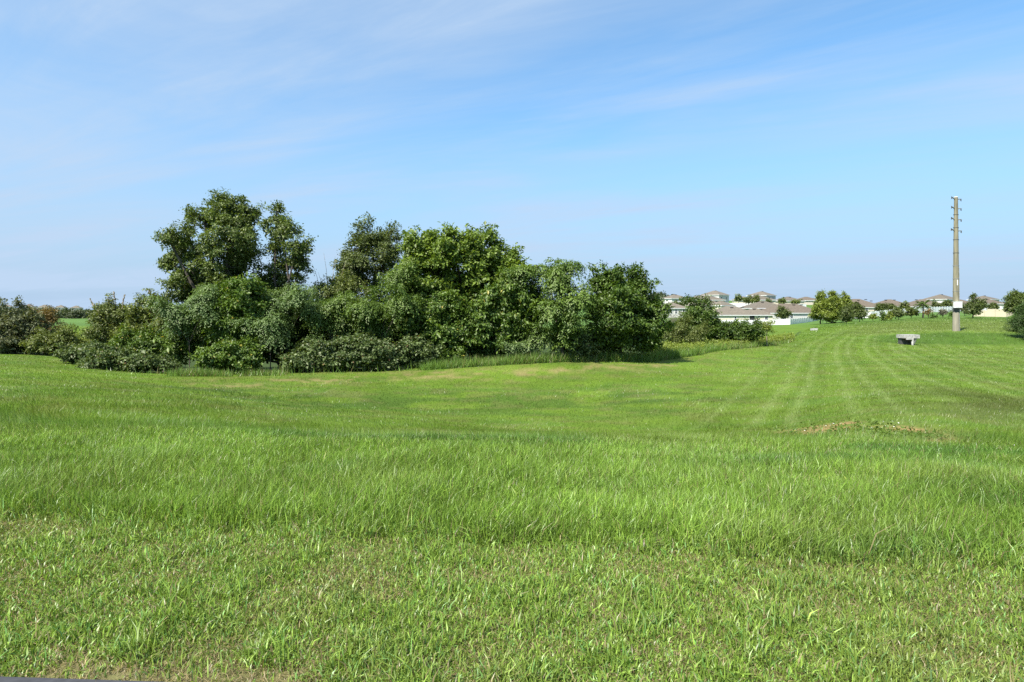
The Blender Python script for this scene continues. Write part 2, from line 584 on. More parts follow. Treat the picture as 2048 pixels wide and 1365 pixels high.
def field(X, Y):
    """colour of the living grass, and how tall and how thick it stands"""
    sx = CX + F * X / np.maximum(Y, 1)
    n1 = fbm(X * 0.5, Y * 0.5, 31, 4)
    n2 = fbm(X * 0.13 + 7, Y * 0.13, 37, 3)
    n3 = fbm(X * 1.7, Y * 1.7, 41, 3)
    me = mow_edge(X, Y)
    near = 1 - sstep(-0.15, 0.15, me)
    far = sstep(8.5, 14, Y)
    c = np.empty(X.shape + (3,))
    short = np.array([0.180, 0.270, 0.042]); longg = np.array([0.150, 0.248, 0.032]); mown = np.array([0.134, 0.216, 0.022])
    c[:] = near[..., None] * short + ((1 - near) * (1 - far))[..., None] * longg + ((1 - near) * far)[..., None] * mown
    c *= (0.78 + 0.44 * n2)[..., None]
    yel = sstep(0.5, 0.8, n1)[..., None]
    c = c * (1 - 0.35 * yel) + np.array([0.165, 0.205, 0.045]) * 0.35 * yel
    # cooler, denser drifts in the long grass
    cool = (sstep(0.5, 0.7, fbm(X * 0.35 + 3, Y * 0.8, 57, 3)) * (1 - near) * (1 - 0.6 * far))[..., None]
    c = c * (1 - 0.7 * cool) + np.array([0.075, 0.168, 0.028]) * 0.7 * cool
    # patchy darker green band along the bottom of the hollow
    dark_green = np.exp(-((Y - 27.5 - 4 * (n2 - 0.5)) / 5.0) ** 2) * sstep(150, 420, sx) * (1 - sstep(1350, 1600, sx)) * sstep(0.36, 0.58, fbm(X * 0.55 + 9, Y * 0.9, 69, 5))
    c = c * (1 - 0.7 * dark_green[..., None]) + np.array([0.056, 0.112, 0.017]) * 0.7 * dark_green[..., None]
    # tawny flecks over the whole hollow
    tawny = far * sstep(0.52, 0.68, fbm(X * 1.1 - 5, Y * 1.6, 73, 4)) * (1 - sstep(60, 90, Y))
    c = c * (1 - 0.40 * tawny[..., None]) + np.array([0.17, 0.165, 0.055]) * 0.40 * tawny[..., None]
    # mowing lanes on the right
    s = X - 0.5 * Y - 0.0012 * (Y - 45) ** 2 * sstep(40, 90, Y) + 0.35 * (fbm(X * 0.2, Y * 0.2, 61, 2) - 0.5)
    lane = sstep(-3, 1.5, s + 4.5 - 0.02 * Y) * sstep(13, 19, Y) * (1 - sstep(95, 120, Y)) * sstep(1150, 1500, sx)
    ph = s / 1.5
    fr = ph - np.floor(ph)
    line = np.exp(-((fr - 0.5 - 0.12 * np.where(np.floor(ph).astype(int) % 2 == 0, 1, -1)) / 0.15) ** 2)
    alt = np.where(np.floor(ph).astype(int) % 2 == 0, 1.0, -1.0)
    c *= (1 + lane * (0.05 * alt - 0.05))[..., None]
    k = (lane * line * sstep(0.15, 0.52, 0.5 * n3 + 0.5 * fbm(X * 0.15, Y * 0.4, 65, 3)))[..., None]
    c = c * (1 - 0.5 * k) + np.array([0.215, 0.280, 0.080]) * 0.5 * k
    # plateau under the pole: yellower, mown across
    plat = sstep(86, 92, Y) * sstep(1640, 1760, sx) * (1 - sstep(140, 165, Y))
    s2 = Y + 0.22 * X + 2.0 * (fbm(X * 0.06, Y * 0.06, 63, 2) - 0.5)
    st2 = 0.5 + 0.5 * np.sin(s2 * 1.5)
    pc = np.array([0.150, 0.195, 0.042]) * (0.78 + 0.34 * st2)[..., None]
    c = c * (1 - 0.75 * plat[..., None]) + pc * 0.75 * plat[..., None]
    # lush bank below the pole
    bank = sstep(76, 79, Y) * (1 - sstep(85.5, 87.5, Y)) * sstep(1715, 1790, sx)
    c = c * (1 - 0.8 * bank[..., None]) + np.array([0.066, 0.130, 0.018]) * (0.85 + 0.3 * n3)[..., None] * 0.8 * bank[..., None]
    # lawn beyond the lanes, by the fences
    lawn = sstep(120, 150, Y) * sstep(1560, 1640, sx)
    c = c * (1 - 0.6 * lawn[..., None]) + np.array([0.085, 0.170, 0.030]) * 0.6 * lawn[..., None]
    # dry band along the crest in front of the thicket
    ey = edge_sx_to_Y(sx)
    u = Y - ey
    band = np.exp(-((u + 5.5 + 5 * (n2 - 0.5) - np.where(sx < 700, -2.0, 0)) / 2.6) ** 2) * sstep(330, 430, sx) * (1 - sstep(1320, 1480, sx))
    dry = np.clip(0.85 * band * sstep(0.47, 0.62, 0.55 * fbm(X * 0.45 + 1.7, Y * 0.8, 71, 4) + 0.45 * fbm(X * 1.6, Y * 2.2, 72, 3)), 0, 1)
    # wet dark stain on the right
    stain = np.exp(-(((sx - 1990) / 190) ** 2)) * sstep(13, 16, Y) * (1 - sstep(21, 29, Y)) * sstep(0.36, 0.6, fbm(X * 0.25, Y * 0.4, 77, 3))
    c = c * (1 - 0.7 * stain[..., None]) + np.array([0.080, 0.098, 0.020]) * 0.7 * stain[..., None]
    # bare weedy spot
    wp = weed_patch_mask(X, Y) * sstep(0.30, 0.62, n3 * 0.6 + 0.4 * fbm(X * 1.2, Y * 1.2, 81, 2))
    dry = np.clip(np.maximum(dry, 0.95 * wp * sstep(0.43, 0.54, fbm(X * 0.9 + 4, Y * 0.9, 83, 2))), 0, 1)
    c = c * (1 - 0.3 * wp[..., None]) + np.array([0.20, 0.17, 0.06]) * 0.3 * wp[..., None]
    rust = (wp * dry)[..., None]
    dn = near * sstep(0.52, 0.78, fbm(X * 1.1, Y * 1.1, 91, 4)) * 0.30
    c = c * (1 - dry[..., None]) + (np.array([0.27, 0.225, 0.090]) * (1 - rust) + np.array([0.36, 0.235, 0.095]) * rust) * dry[..., None]
    c = c * (1 - dn[..., None]) + np.array([0.215, 0.215, 0.070]) * dn[..., None]
    h = near * 0.043 + (1 - near) * ((1 - far) * (0.10 + 0.10 * n1) * (1 - 0.4 * sstep(6.5, 9, Y)) + far * 0.080)
    h = h * (1 - 0.5 * dry) * (1 - 0.8 * wp) + bank * 0.08
    dens = (1 - 0.7 * dry) * (1 - 0.6 * wp)
    return c, h, dens, dry


WPX, WPY = spot(1700, 12.9)[:2]


def weed_patch_mask(X, Y):
    r = ((X - WPX) / 1.4) ** 2 + ((Y - WPY) / 3.1) ** 2 + 0.6 * (fbm(X * 0.9, Y * 0.9, 87, 3) - 0.5)
    return 1 - sstep(0.55, 1.1, r)


def build_ground():
    us = np.concatenate([np.linspace(-3.2, -0.92, 60, endpoint=False), np.linspace(-0.92, 0.92, 640, endpoint=False), np.linspace(0.92, 3.2, 61)])
    ys = np.concatenate([np.linspace(-6, 0.6, 8, endpoint=False), np.exp(np.linspace(math.log(0.6), math.log(9000), 470))])
    U, Yg = np.meshgrid(us, ys)
    Xg = U * np.maximum(Yg, 3.0)
    Z = ground_z(Xg, Yg)
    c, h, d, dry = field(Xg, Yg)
    # between the blades one sees thatch and soil close by, grass tone further off
    w = sstep(3.5, 11, Yg)[..., None]
    soil = np.array([0.115, 0.088, 0.048]) * (0.7 + 0.6 * fbm(Xg * 5, Yg * 5, 5, 3))[..., None]
    thatch = np.array([0.160, 0.165, 0.058])
    near_c = soil * 0.3 + thatch * 0.7
    col = near_c * (1 - w) + c * 0.78 * w
    sx = CX + F * Xg / np.maximum(Yg, 1)
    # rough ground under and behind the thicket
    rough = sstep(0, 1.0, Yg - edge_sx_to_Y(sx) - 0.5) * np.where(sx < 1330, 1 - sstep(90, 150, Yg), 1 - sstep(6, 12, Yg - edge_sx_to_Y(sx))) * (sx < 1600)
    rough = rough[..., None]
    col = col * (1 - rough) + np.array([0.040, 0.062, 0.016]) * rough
    farfield = sstep(160, 200, Yg)[..., None]
    fc = np.array([0.085, 0.155, 0.035]) * (0.8 + 0.4 * fbm(Xg * 0.03, Yg * 0.01, 15, 3))[..., None]
    col = col * (1 - farfield) + fc * farfield
    ny, nx = U.shape
    idx = np.arange(ny * nx).reshape(ny, nx)
    f = np.stack([idx[:-1, :-1], idx[:-1, 1:], idx[1:, 1:], idx[1:, :-1]], -1).reshape(-1, 4)
    v = np.stack([Xg, Yg, Z], -1).reshape(-1, 3)
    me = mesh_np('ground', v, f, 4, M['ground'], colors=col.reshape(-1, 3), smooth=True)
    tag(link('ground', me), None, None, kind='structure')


build_ground()

# dark edging strip along the bottom left
kb = MB()
kb.box((0, 0, -0.1), (7.0, 0.5, 0.2))
kerb = kb.build('pavement', M['kerb'], loc=(-3.3, 2.489, 0.03))
kerb.rotation_euler = (0, 0, math.radians(-3.05))
kerb['kind'] = 'structure'


# ------------------------------------------------------------------ grass blades
def blades(X, Y, h, w, lean, leandir, col, name, tri, rng):
    n = len(X)
    Z = ground_z(X, Y) - 0.005
    a = rng.uniform(0, 2 * np.pi, n)
    s = np.stack([np.cos(a), np.sin(a), np.zeros(n)], -1)
    ld = np.stack([np.cos(leandir), np.sin(leandir), np.zeros(n)], -1)
    base = np.stack([X, Y, Z], -1)
    up = np.array([0, 0, 1.0])
    tip = base + ld * (h * np.sin(lean))[:, None] + up * (h * np.cos(lean))[:, None]
    hw = (w / 2)[:, None]
    if tri:
        v = np.stack([base - s * hw, base + s * hw, tip], 1)
        f = np.arange(n * 3).reshape(n, 3)
        cc = np.repeat(col, 3, axis=0)
    else:
        mid = base + ld * (0.55 * h * np.sin(lean * 0.55))[:, None] + up * (0.58 * h * np.cos(lean * 0.55))[:, None]
        v = np.stack([base - s * hw * 0.8, base + s * hw * 0.8, mid + s * hw, mid - s * hw, tip], 1)
        i = np.arange(n)[:, None] * 5
        f = np.concatenate([i + np.array([[0, 1, 2]]), i + np.array([[0, 2, 3]]), i + np.array([[3, 2, 4]])], 0)
        cc = np.repeat(col, 5, axis=0)
    me = mesh_np(name, v.reshape(-1, 3), f, 3, M['grass'], colors=cc)
    return link(name, me)


def sample_ground(n, y0, y1, e, rng, umax=0.98):
    q = rng.uniform(0, 1, n)
    Y = (y0 ** e + q * (y1 ** e - y0 ** e)) ** (1 / e)
    X = rng.uniform(-umax, umax, n) * Y
    return X, Y


def side_strips(X, Y, n, y0, y1, e, rng, umax=0.98, wide=3.5):
    e2 = e - 1
    q = rng.uniform(0, 1, n)
    Y2 = (y0 ** e2 + q * (y1 ** e2 - y0 ** e2)) ** (1 / e2)
    X2 = (umax * Y2 + rng.uniform(0, wide, n)) * np.where(rng.uniform(0, 1, n) < 0.5, -1, 1)
    return np.concatenate([X, X2]), np.concatenate([Y, Y2])


def build_grass():
    rng = np.random.default_rng(3)
    # ---- short mown turf at the feet, and the long grass beyond it
    X, Y = sample_ground(620000, 2.1, 10.5, 0.5, rng)
    X, Y = side_strips(X, Y, 240000, 2.1, 10.5, 0.5, rng)
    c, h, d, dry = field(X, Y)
    me = mow_edge(X, Y)
    keep = rng.uniform(0, 1, len(X)) < d
    edge_bare = sstep(2.66, 3.15, Y + 0.9 * (X + 0.9).clip(0, 3) + 0.7 * (fbm(X * 3, Y * 3, 101, 3) - 0.5))
    clump = fbm(X * 4.5, Y * 4.5, 103, 3)
    keep &= rng.uniform(0, 1, len(X)) < np.where(me < 0, (0.72 + 0.8 * sstep(0.28, 0.55, clump)) * (0.06 + 0.94 * edge_bare), 1.0)
    keep &= ~((Y < 2.70 - 0.053 * (X + 2.19)) & (X < 0.2))
    X, Y, c, h, me, clump = X[keep], Y[keep], c[keep], h[keep], me[keep], clump[keep]
    n = len(X)
    near = me < 0
    hh = h * np.where(near, rng.lognormal(0.0, 0.32, n), rng.uniform(0.5, 1.45, n) * (0.55 + 0.95 * fbm(X * 1.3, Y * 1.3, 117, 3)))
    hh = np.where(near, hh * (0.8 + 0.7 * sstep(0.4, 0.7, clump)), hh)
    ww = np.where(near, rng.uniform(0.0034, 0.0085, n), rng.uniform(0.0028, 0.0060, n)) * (1 + np.clip(Y - 6, 0, 9) * 0.07)
    lean = np.where(near, np.abs(rng.normal(0.65, 0.38, n)), np.abs(rng.normal(0.50, 0.30, n)))
    wind = 2 * np.pi * fbm(X * 0.45, Y * 0.45, 107, 3) * 1.6
    ld = np.where(near, rng.uniform(0, 2 * np.pi, n), wind + rng.normal(0, 1.7, n))
    b = np.where(near, rng.lognormal(0, 0.26, n), rng.lognormal(0, 0.34, n) * (0.78 + 0.44 * fbm(X * 1.6, Y * 1.6, 119, 3)))[:, None]
    col = c * b
    mixw = rng.uniform(0, 1, n)
    straw = np.array([0.30, 0.25, 0.12]) * rng.uniform(0.6, 1.15, n)[:, None]
    isst = (mixw < np.where(near, 0.10, 0.05))[:, None]
    col = np.where(isst, straw, col)
    pale = ((mixw > 0.90) & ~near)[:, None]
    col = np.where(pale, col * np.array([1.5, 1.35, 1.9]), col)
    blue = ((mixw > 0.88) & near)[:, None]
    col = np.where(blue, col * np.array([0.75, 1.0, 1.5]), col)
    g = blades(X, Y, hh, ww, lean, ld, np.clip(col, 0, 0.6), 'long_grass', False, rng)
    tag(g, 'green lawn grass, short and strawy in front, longer behind', 'grass', kind='stuff')
    # ---- dry thatch lying between the short blades
    X, Y = sample_ground(90000, 2.1, 5.6, 0.5, rng)
    k = (mow_edge(X, Y) < 0.1) & ~((Y < 2.695 - 0.053 * (X + 2.19)) & (X < 0.2))
    X, Y = X[k], Y[k]
    n = len(X)
    col = np.array([0.27, 0.215, 0.105]) * rng.lognormal(-0.1, 0.35, n)[:, None]
    t = blades(X, Y, rng.uniform(0.02, 0.07, n), rng.uniform(0.0018, 0.0042, n), rng.uniform(1.05, 1.5, n), rng.uniform(0, 6.28, n), col, 'dry_thatch', False, rng)
    tag(t, 'dry straw thatch lying between the short grass blades', 'dry grass', kind='stuff')
    # ---- the field out to the bank and the plateau
    X, Y = sample_ground(520000, 9.0, 175, 0.28, rng, 0.95)
    X, Y = side_strips(X, Y, 56000, 9.0, 175, 0.28, rng, 0.95)
    sx = CX + F * X / Y
    k = (Y < edge_sx_to_Y(sx) + 0.6) & (rng.uniform(0, 1, len(X)) < sstep(9.0, 10.5, Y) + 0.02)
    X, Y = X[k], Y[k]
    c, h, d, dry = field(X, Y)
    k = rng.uniform(0, 1, len(X)) < d
    X, Y, c, h, dry = X[k], Y[k], c[k], h[k], dry[k]
    n = len(X)
    tall = sstep(0.55, 0.8, fbm(X * 0.3 + 11, Y * 0.3, 113, 3)) * (1 - sstep(25, 45, Y))
    hh = h * rng.uniform(0.6, 1.3, n) * (1 + 0.7 * tall) * (1 + 0.9 * (1 - sstep(10, 15, Y)))
    ww = rng.uniform(0.7, 1.3, n) * np.maximum(0.006, 0.00062 * Y)
    hh = np.maximum(hh, 2.2 * ww)
    col = c * rng.lognormal(0, 0.22, n)[:, None]
    q = rng.uniform(0, 1, n)
    col = np.where((q < np.where(Y < 20, 0.04, 0.02))[:, None], np.array([0.215, 0.20, 0.085]), col)
    col = np.where(((q > 0.96) & (Y < 17))[:, None], col * np.array([1.4, 1.3, 1.7]), col)
    wind = 2 * np.pi * fbm(X * 0.3, Y * 0.3, 109, 3) * 1.5
    f = blades(X, Y, hh, ww, np.abs(rng.normal(0.55, 0.28, n)), wind + rng.normal(0, 1.0, n), np.clip(col, 0, 0.6), 'field_grass', True, rng)
    tag(f, 'mown green grass of the hollow and the bank, striped on the right', 'grass', kind='stuff')


build_grass()


# ------------------------------------------------------------------ foliage
def unit(a):
    return a / np.maximum(np.linalg.norm(a, axis=-1, keepdims=True), 1e-9)


def leaf_mesh(name, P, D, Nn, Lg, W, tint, mat, fold=0.18):
    D = unit(D)
    S = unit(np.cross(D, Nn))
    Nv = unit(np.cross(S, D))
    L1 = Lg[:, None]; W1 = W[:, None]
    v = np.stack([P, P + D * L1 * 0.45 + S * W1 * 0.5 + Nv * W1 * fold, P + D * L1 - Nv * L1 * 0.12, P + D * L1 * 0.45 - S * W1 * 0.5 + Nv * W1 * fold], 1)
    n = len(P)
    i = np.arange(n)[:, None] * 4
    f = np.concatenate([i + np.array([[0, 1, 2]]), i + np.array([[0, 2, 3]])], 0)
    return mesh_np(name, v.reshape(-1, 3), f, 3, mat, attrs={'tint': np.repeat(tint, 4)})


def cluster_centres(lobes, spacing, rng, inner=0.30, lump=0.35):
    """centres of leaf clumps: each crown lobe is broken into boughs of uneven size, with a few shoots sticking out"""
    out, dirs = [], []
    for c, r in lobes:
        c = np.array(c, float); r = np.array(r, float)
        area = 4 * math.pi * ((r[0] * r[1]) ** 1.6 + (r[0] * r[2]) ** 1.6 + (r[1] * r[2]) ** 1.6) ** (1 / 1.6) / 3 ** (1 / 1.6)
        n = max(6, int(area / spacing ** 2 * (1 + inner) * 1.2))
        nb = int(np.clip(n / 6, 3, 34))
        bd = unit(rng.normal(0, 1, (nb, 3)))
        br = rng.uniform(0.22, 0.46, nb) * (r[0] * r[1] * r[2]) ** (1 / 3) * (1.3 if nb < 8 else 1.0)
        bc = c + bd * (r - 0.62 * br[:, None]).clip(0.1) * rng.uniform(0.72, 1.08 + 0.2 * lump, nb)[:, None]
        pw = br ** 2 * rng.uniform(0.35, 1.3, nb)
        bi = rng.choice(nb, n, p=pw / pw.sum())
        d = unit(rng.normal(0, 1, (n, 3)) + bd[bi] * 0.6 + np.array([0, 0, 0.55]))
        ax = rng.uniform(0.6, 1.45, (nb, 3)) * np.array([1.1, 1.1, 0.85])
        sd = int(rng.integers(0, 999))
        lum = 0.6 + 0.8 * vnoise(d[:, 0] * 2.6 + 9 * bi, d[:, 1] * 2.6 + d[:, 2] * 2.9, sd)
        p = bc[bi] + d * (br[bi] * lum * rng.uniform(0.5, 1.1, n))[:, None] * ax[bi]
        core = rng.uniform(0, 1, n) < inner * 0.35
        p[core] = c + unit(rng.normal(0, 1, (core.sum(), 3))) * r * rng.uniform(0.1, 0.75, (core.sum(), 1))
        out.append(p)
        dirs.append(unit(d * 0.7 + bd[bi] * 0.5))
        ns = max(1, int(nb * 0.6))                      # shoots
        for j in rng.integers(0, nb, ns):
            sd = unit((bd[j] + np.array([0, 0, 0.7]) + rng.normal(0, 0.35, 3))[None])[0]
            m = int(rng.integers(2, 6))
            st = bc[j] + sd * br[j] * 0.8
            out.append(st + sd * (np.arange(m)[:, None] * spacing * 0.42))
            dirs.append(np.repeat(sd[None], m, 0))
    return np.concatenate(out), np.concatenate(dirs)


def twig_leaves(cc, dd, per, cr, leaf, rng, droop=0.2, flat=0.55, upb=0.6):
    n = len(cc)
    k = rng.poisson(per, n).clip(3)
    idx = np.repeat(np.arange(n), k)
    m = len(idx)
    off = rng.normal(0, 1, (m, 3)) * np.array([1, 1, flat]) * (cr * 0.5)
    P = cc[idx] + off
    P[:, 2] -= droop * 0.5 * (off[:, 0] ** 2 + off[:, 1] ** 2) / max(cr, 1e-3)
    Nn = unit(dd[idx] * 0.75 + np.array([0, 0, upb]) + rng.normal(0, 0.5, (m, 3)))
    D = unit(unit(off + 1e-6) * 0.7 + rng.normal(0, 0.6, (m, 3)) + np.array([0, 0, -droop]))
    Lg = leaf[0] * rng.lognormal(0.05, 0.33, m)
    W = leaf[1] * Lg / leaf[0] * rng.uniform(0.7, 1.25, m)
    ct = rng.uniform(0.1, 0.75, n)
    tint = np.clip(ct[idx] + rng.normal(0, 0.17, m), 0, 0.96)
    tint = np.where(rng.uniform(0, 1, m) < 0.012, 1.0, tint)
    return P, D, Nn, Lg, W, tint


def frond_leaves(cc, dd, R, leaf, rng, fr=9, pairs=6):
    """umbrella shaped clumps: compound leaves arching out and down from each shoot tip"""
    Ps, Ds, Ns, Ls, Ws, Ts = [], [], [], [], [], []
    n = len(cc)
    ct = rng.uniform(0.15, 0.8, n)
    for q in range(fr):
        a = 2 * np.pi * q / fr + rng.uniform(-0.5, 0.5, n)
        el = rng.uniform(-0.35, 0.8, n)
        rad = R * rng.uniform(0.7, 1.25, n)
        ca, sa = np.cos(a), np.sin(a)
        for t in np.linspace(0.22, 1.0, pairs + 2):
            px = rad * t
            pz = rad * (t * el - 0.75 * t * t)
            base = cc + np.stack([px * ca, px * sa, pz], -1)
            sl = el - 1.5 * t
            for sg in (-1, 1):
                aa = a + sg * 0.95
                D = np.stack([np.cos(aa), np.sin(aa), sl * 0.5 - 0.25], -1) + rng.normal(0, 0.32, (n, 3))
                Nn = np.stack([-sl * ca, -sl * sa, np.ones(n)], -1) + rng.normal(0, 0.22, (n, 3))
                Ps.append(base + rng.normal(0, 0.05, (n, 3))); Ds.append(D); Ns.append(unit(Nn))
                Ls.append(leaf[0] * 0.8 * rng.uniform(0.7, 1.2, n) * (1.1 - 0.35 * t)); Ws.append(leaf[1] * rng.uniform(0.8, 1.2, n))
                Ts.append(np.clip(ct + rng.normal(0, 0.12, n), 0, 0.96))
    P = np.concatenate(Ps)
    return P, np.concatenate(Ds), np.concatenate(Ns), np.concatenate(Ls), np.concatenate(Ws), np.concatenate(Ts)


def limbs(mb, base, lobes, r0, cc, rng, twigs=40):
    """trunk forking into limbs, one per lobe, then twigs to some of the clumps"""
    base = Vector(base)
    cen = Vector(np.mean([c for c, r in lobes], axis=0))
    low = min(c[2] - r[2] for c, r in lobes)
    fork = base.lerp(cen, 0.35)
    fork.z = base.z + max(0.25 * (cen.z - base.z), 0.75 * (low - base.z), 0.3)
    bend = base.lerp(fork, 0.5) + Vector((rng.normal(0, 0.06), rng.normal(0, 0.06), 0)) * fork.z
    mb.tube([base, bend, fork], [r0 * 1.25, r0 * 0.95, r0 * 0.8], 9)
    nodes = []
    for c, r in lobes:
        c = Vector(c)
        top = c + Vector((0, 0, 0.45 * r[2]))
        m1 = fork.lerp(c, 0.5) + Vector(rng.normal(0, 0.12, 3)) * (c - fork).length * 0.5
        mb.tube([fork, m1, c, top], [r0 * 0.62, r0 * 0.45, r0 * 0.28, r0 * 0.08], 7)
        nodes += [m1, c, fork.lerp(m1, 0.5), m1.lerp(c, 0.5)]
    sel = rng.permutation(len(cc))[:twigs]
    for i in sel:
        p = Vector(cc[i])
        a = min(nodes, key=lambda q: (q - p).length)
        mid = a.lerp(p, 0.55) + Vector(rng.normal(0, 0.08, 3)) * (p - a).length
        mb.tube([a, mid, p], [r0 * 0.16, r0 * 0.09, r0 * 0.03], 5, cap=False)


def plant(name, label, cat, sx, Y, lobes_px, mat, leaf, spacing, per, style='twig', cr=None, group=None, seed=1, r0=None,
          bark='bark', twigs=40, trunk_sx=None, depth=0.8, inner=0.3, lump=0.35, parts=('trunk', 'crown'), droop=0.2, fr=9, pairs=6, root=True, R=None):
    """lobes given as (column, row, half width, half height[, metres further back]) seen at distance Y"""
    rng = np.random.default_rng(seed)
    bx, by, bz = spot(trunk_sx or sx, Y)
    k = Y / F
    lobes = []
    for lb in lobes_px:
        dx = (lb[4] if len(lb) > 4 else 0.0) + (rng.uniform(-1.3, 0.9) + (0.9 if lb[1] > 640 else 0.0) if parts[0] and Y < 49 else 0.0)
        yy = Y + dx
        kk = yy / F
        lobes.append((((lb[0] - CX) * kk - bx, dx, EYE + (HOR - lb[1]) * kk - bz), (lb[2] * kk, max(0.5, depth * 0.5 * (lb[2] + lb[3]) * kk), lb[3] * kk)))
    cc, dd = cluster_centres(lobes, spacing, rng, inner, lump)
    keep = (cc[:, 2] > 0.05) & ((style == 'twig') | (dd[:, 2] > -0.15))
    cc, dd = cc[keep], dd[keep]
    if style == 'twig':
        data = twig_leaves(cc, dd, per, cr or spacing * 0.78, leaf, rng, droop)
    else:
        data = frond_leaves(cc, dd, R or spacing * 1.0, leaf, rng, fr, pairs)
    me = leaf_mesh(parts[1], *data, M[mat])
    if parts[0] is None:
        o = link(name, me, loc=(bx, by, bz))
        me.name = name
        return tag(o, label, cat, group)
    t = thing(name, label, cat, (bx, by, bz), group=group)
    mb = MB()
    hgt = max(c[2] + r[2] for c, r in lobes)
    limbs(mb, (0, 0, -0.15), lobes, r0 or 0.022 * hgt, cc, rng, twigs)
    mb.build(parts[0], M[bark], t)
    link(parts[1], me, t)
    return t


CG = 'trees and tall shrubs of the thicket'
BG = 'bramble mounds along the thicket edge'
OAK = (0.145, 0.080)
plant('oak_tree', 'tallest olive-green tree of the thicket, broken crown leaning left', 'tree', 450, 45,
      [(452, 424, 46, 30), (408, 440, 36, 18, 0.6), (483, 442, 28, 30), (455, 480, 44, 46), (436, 530, 40, 40), (490, 505, 22, 58), (468, 585, 46, 36),
       (338, 480, 30, 17, -0.5), (372, 500, 28, 24), (346, 524, 22, 20, 0.4), (386, 545, 28, 32), (362, 578, 26, 26), (408, 585, 36, 32), (376, 470, 16, 12)],
      'l_oak', OAK, 0.42, 26, seed=21, twigs=170, r0=0.24, depth=0.9, inner=0.25, lump=0.6, group=CG)
plant('oak_tree', 'loose olive-green tree standing right of the tallest tree, sky showing through', 'tree', 562, 46,
      [(552, 436, 20, 24), (566, 474, 28, 28), (594, 498, 24, 24), (552, 525, 26, 34), (598, 540, 24, 22), (566, 580, 46, 28), (533, 575, 20, 34)],
      'l_oak', OAK, 0.43, 24, seed=22, twigs=130, r0=0.17, depth=0.9, inner=0.2, lump=0.6, group=CG)
plant('oak_tree', 'dark grey-green tree with twin tops left of the bright tree', 'tree', 735, 50,
      [(740, 474, 27, 30), (778, 480, 15, 24), (718, 512, 34, 40), (770, 510, 30, 40), (735, 565, 65, 50), (700, 545, 22, 40)],
      'l_oak2', OAK, 0.46, 24, seed=23, twigs=110, r0=0.18, lump=0.5, group=CG)
plant('shrub', 'thin brownish shrub with bare wands between the tall trees', 'shrub', 655, 47,
      [(655, 590, 38, 32), (690, 600, 40, 40)], 'l_olive', (0.13, 0.07), 0.42, 20, seed=24, twigs=60, parts=('stem', 'foliage'), group=CG)
plant('broadleaf_tree', 'broad bright lime-green tree filling the middle of the thicket', 'tree', 920, 46,
      [(845, 505, 40, 40, .5), (905, 492, 46, 32), (965, 500, 42, 36), (1003, 530, 26, 42), (1020, 560, 22, 40), (890, 560, 80, 56), (965, 570, 64, 56), (910, 650, 100, 56), (830, 565, 36, 54)],
      'l_lime', (0.19, 0.12), 0.45, 25, seed=25, twigs=140, r0=0.22, lump=0.5, group=CG)
plant('drooping_tree', 'green tree with hanging leaves between the bright tree and the sky gap', 'tree', 1060, 44,
      [(1050, 582, 22, 28), (1074, 534, 9, 9), (1040, 560, 16, 24), (1058, 640, 36, 46), (1030, 690, 32, 26)], 'l_droop', (0.26, 0.085), 0.62, 8, 'frond', R=0.83, seed=26, twigs=40, lump=0.45, fr=8, pairs=6, group=CG)
plant('drooping_tree', 'dark green tree of umbrella-like drooping clumps, twin tipped', 'tree', 1125, 42.5,
      [(1116, 566, 18, 30), (1140, 543, 9, 12), (1130, 612, 32, 40), (1120, 668, 40, 38), (1098, 548, 5, 6)], 'l_droop', (0.28, 0.09), 0.66, 8, 'frond', R=0.90, seed=27, twigs=40, lump=0.45, fr=8, pairs=6, group=CG)
plant('broadleaf_tree', 'dark leafy tree closing the right end of the thicket', 'tree', 1240, 44,
      [(1212, 572, 22, 32), (1248, 562, 24, 30), (1284, 600, 30, 34), (1232, 632, 50, 48), (1302, 648, 32, 36), (1240, 682, 66, 30), (1268, 548, 8, 20), (1195, 610, 14, 40)],
      'l_dark', (0.17, 0.10), 0.42, 27, seed=28, twigs=120, r0=0.16, lump=0.5, group=CG)
plant('shrub', 'bright green shrub below the trunk of the tallest tree', 'shrub', 480, 42.5,
      [(485, 596, 44, 38), (470, 640, 52, 50), (500, 690, 60, 40)], 'l_mid', (0.17, 0.10), 0.40, 26, seed=29, twigs=60, parts=('stem', 'foliage'), group=CG)
plant('feathery_shrub', 'pale blue-green feathery shrub under the left limb of the tallest tree', 'shrub', 378, 42,
      [(392, 604, 36, 16), (352, 626, 28, 16), (410, 622, 26, 14), (365, 648, 34, 16)], 'l_pale', (0.20, 0.075), 0.55, 8, 'frond', r0=0.032, R=0.80, seed=30, twigs=30, parts=('stem', 'foliage'), fr=9, pairs=7, group=CG)
plant('feathery_shrub', 'pale feathery shrub with a flat top beneath the loose tree', 'shrub', 575, 42.5,
      [(548, 600, 36, 16), (590, 594, 28, 16), (607, 618, 26, 18)], 'l_pale', (0.20, 0.07), 0.60, 8, 'frond', r0=0.032, R=0.80, seed=31, twigs=30, parts=('stem', 'foliage'), group=CG)
plant('feathery_shrub', 'small pale umbrella-topped shrub in front of the dark hollow', 'shrub', 540, 40.5,
      [(520, 644, 30, 13), (556, 642, 30, 14), (548, 672, 24, 13)], 'l_pale', (0.19, 0.065), 0.52, 8, 'frond', r0=0.032, R=0.80, seed=32, twigs=25, parts=('stem', 'foliage'), group=CG)
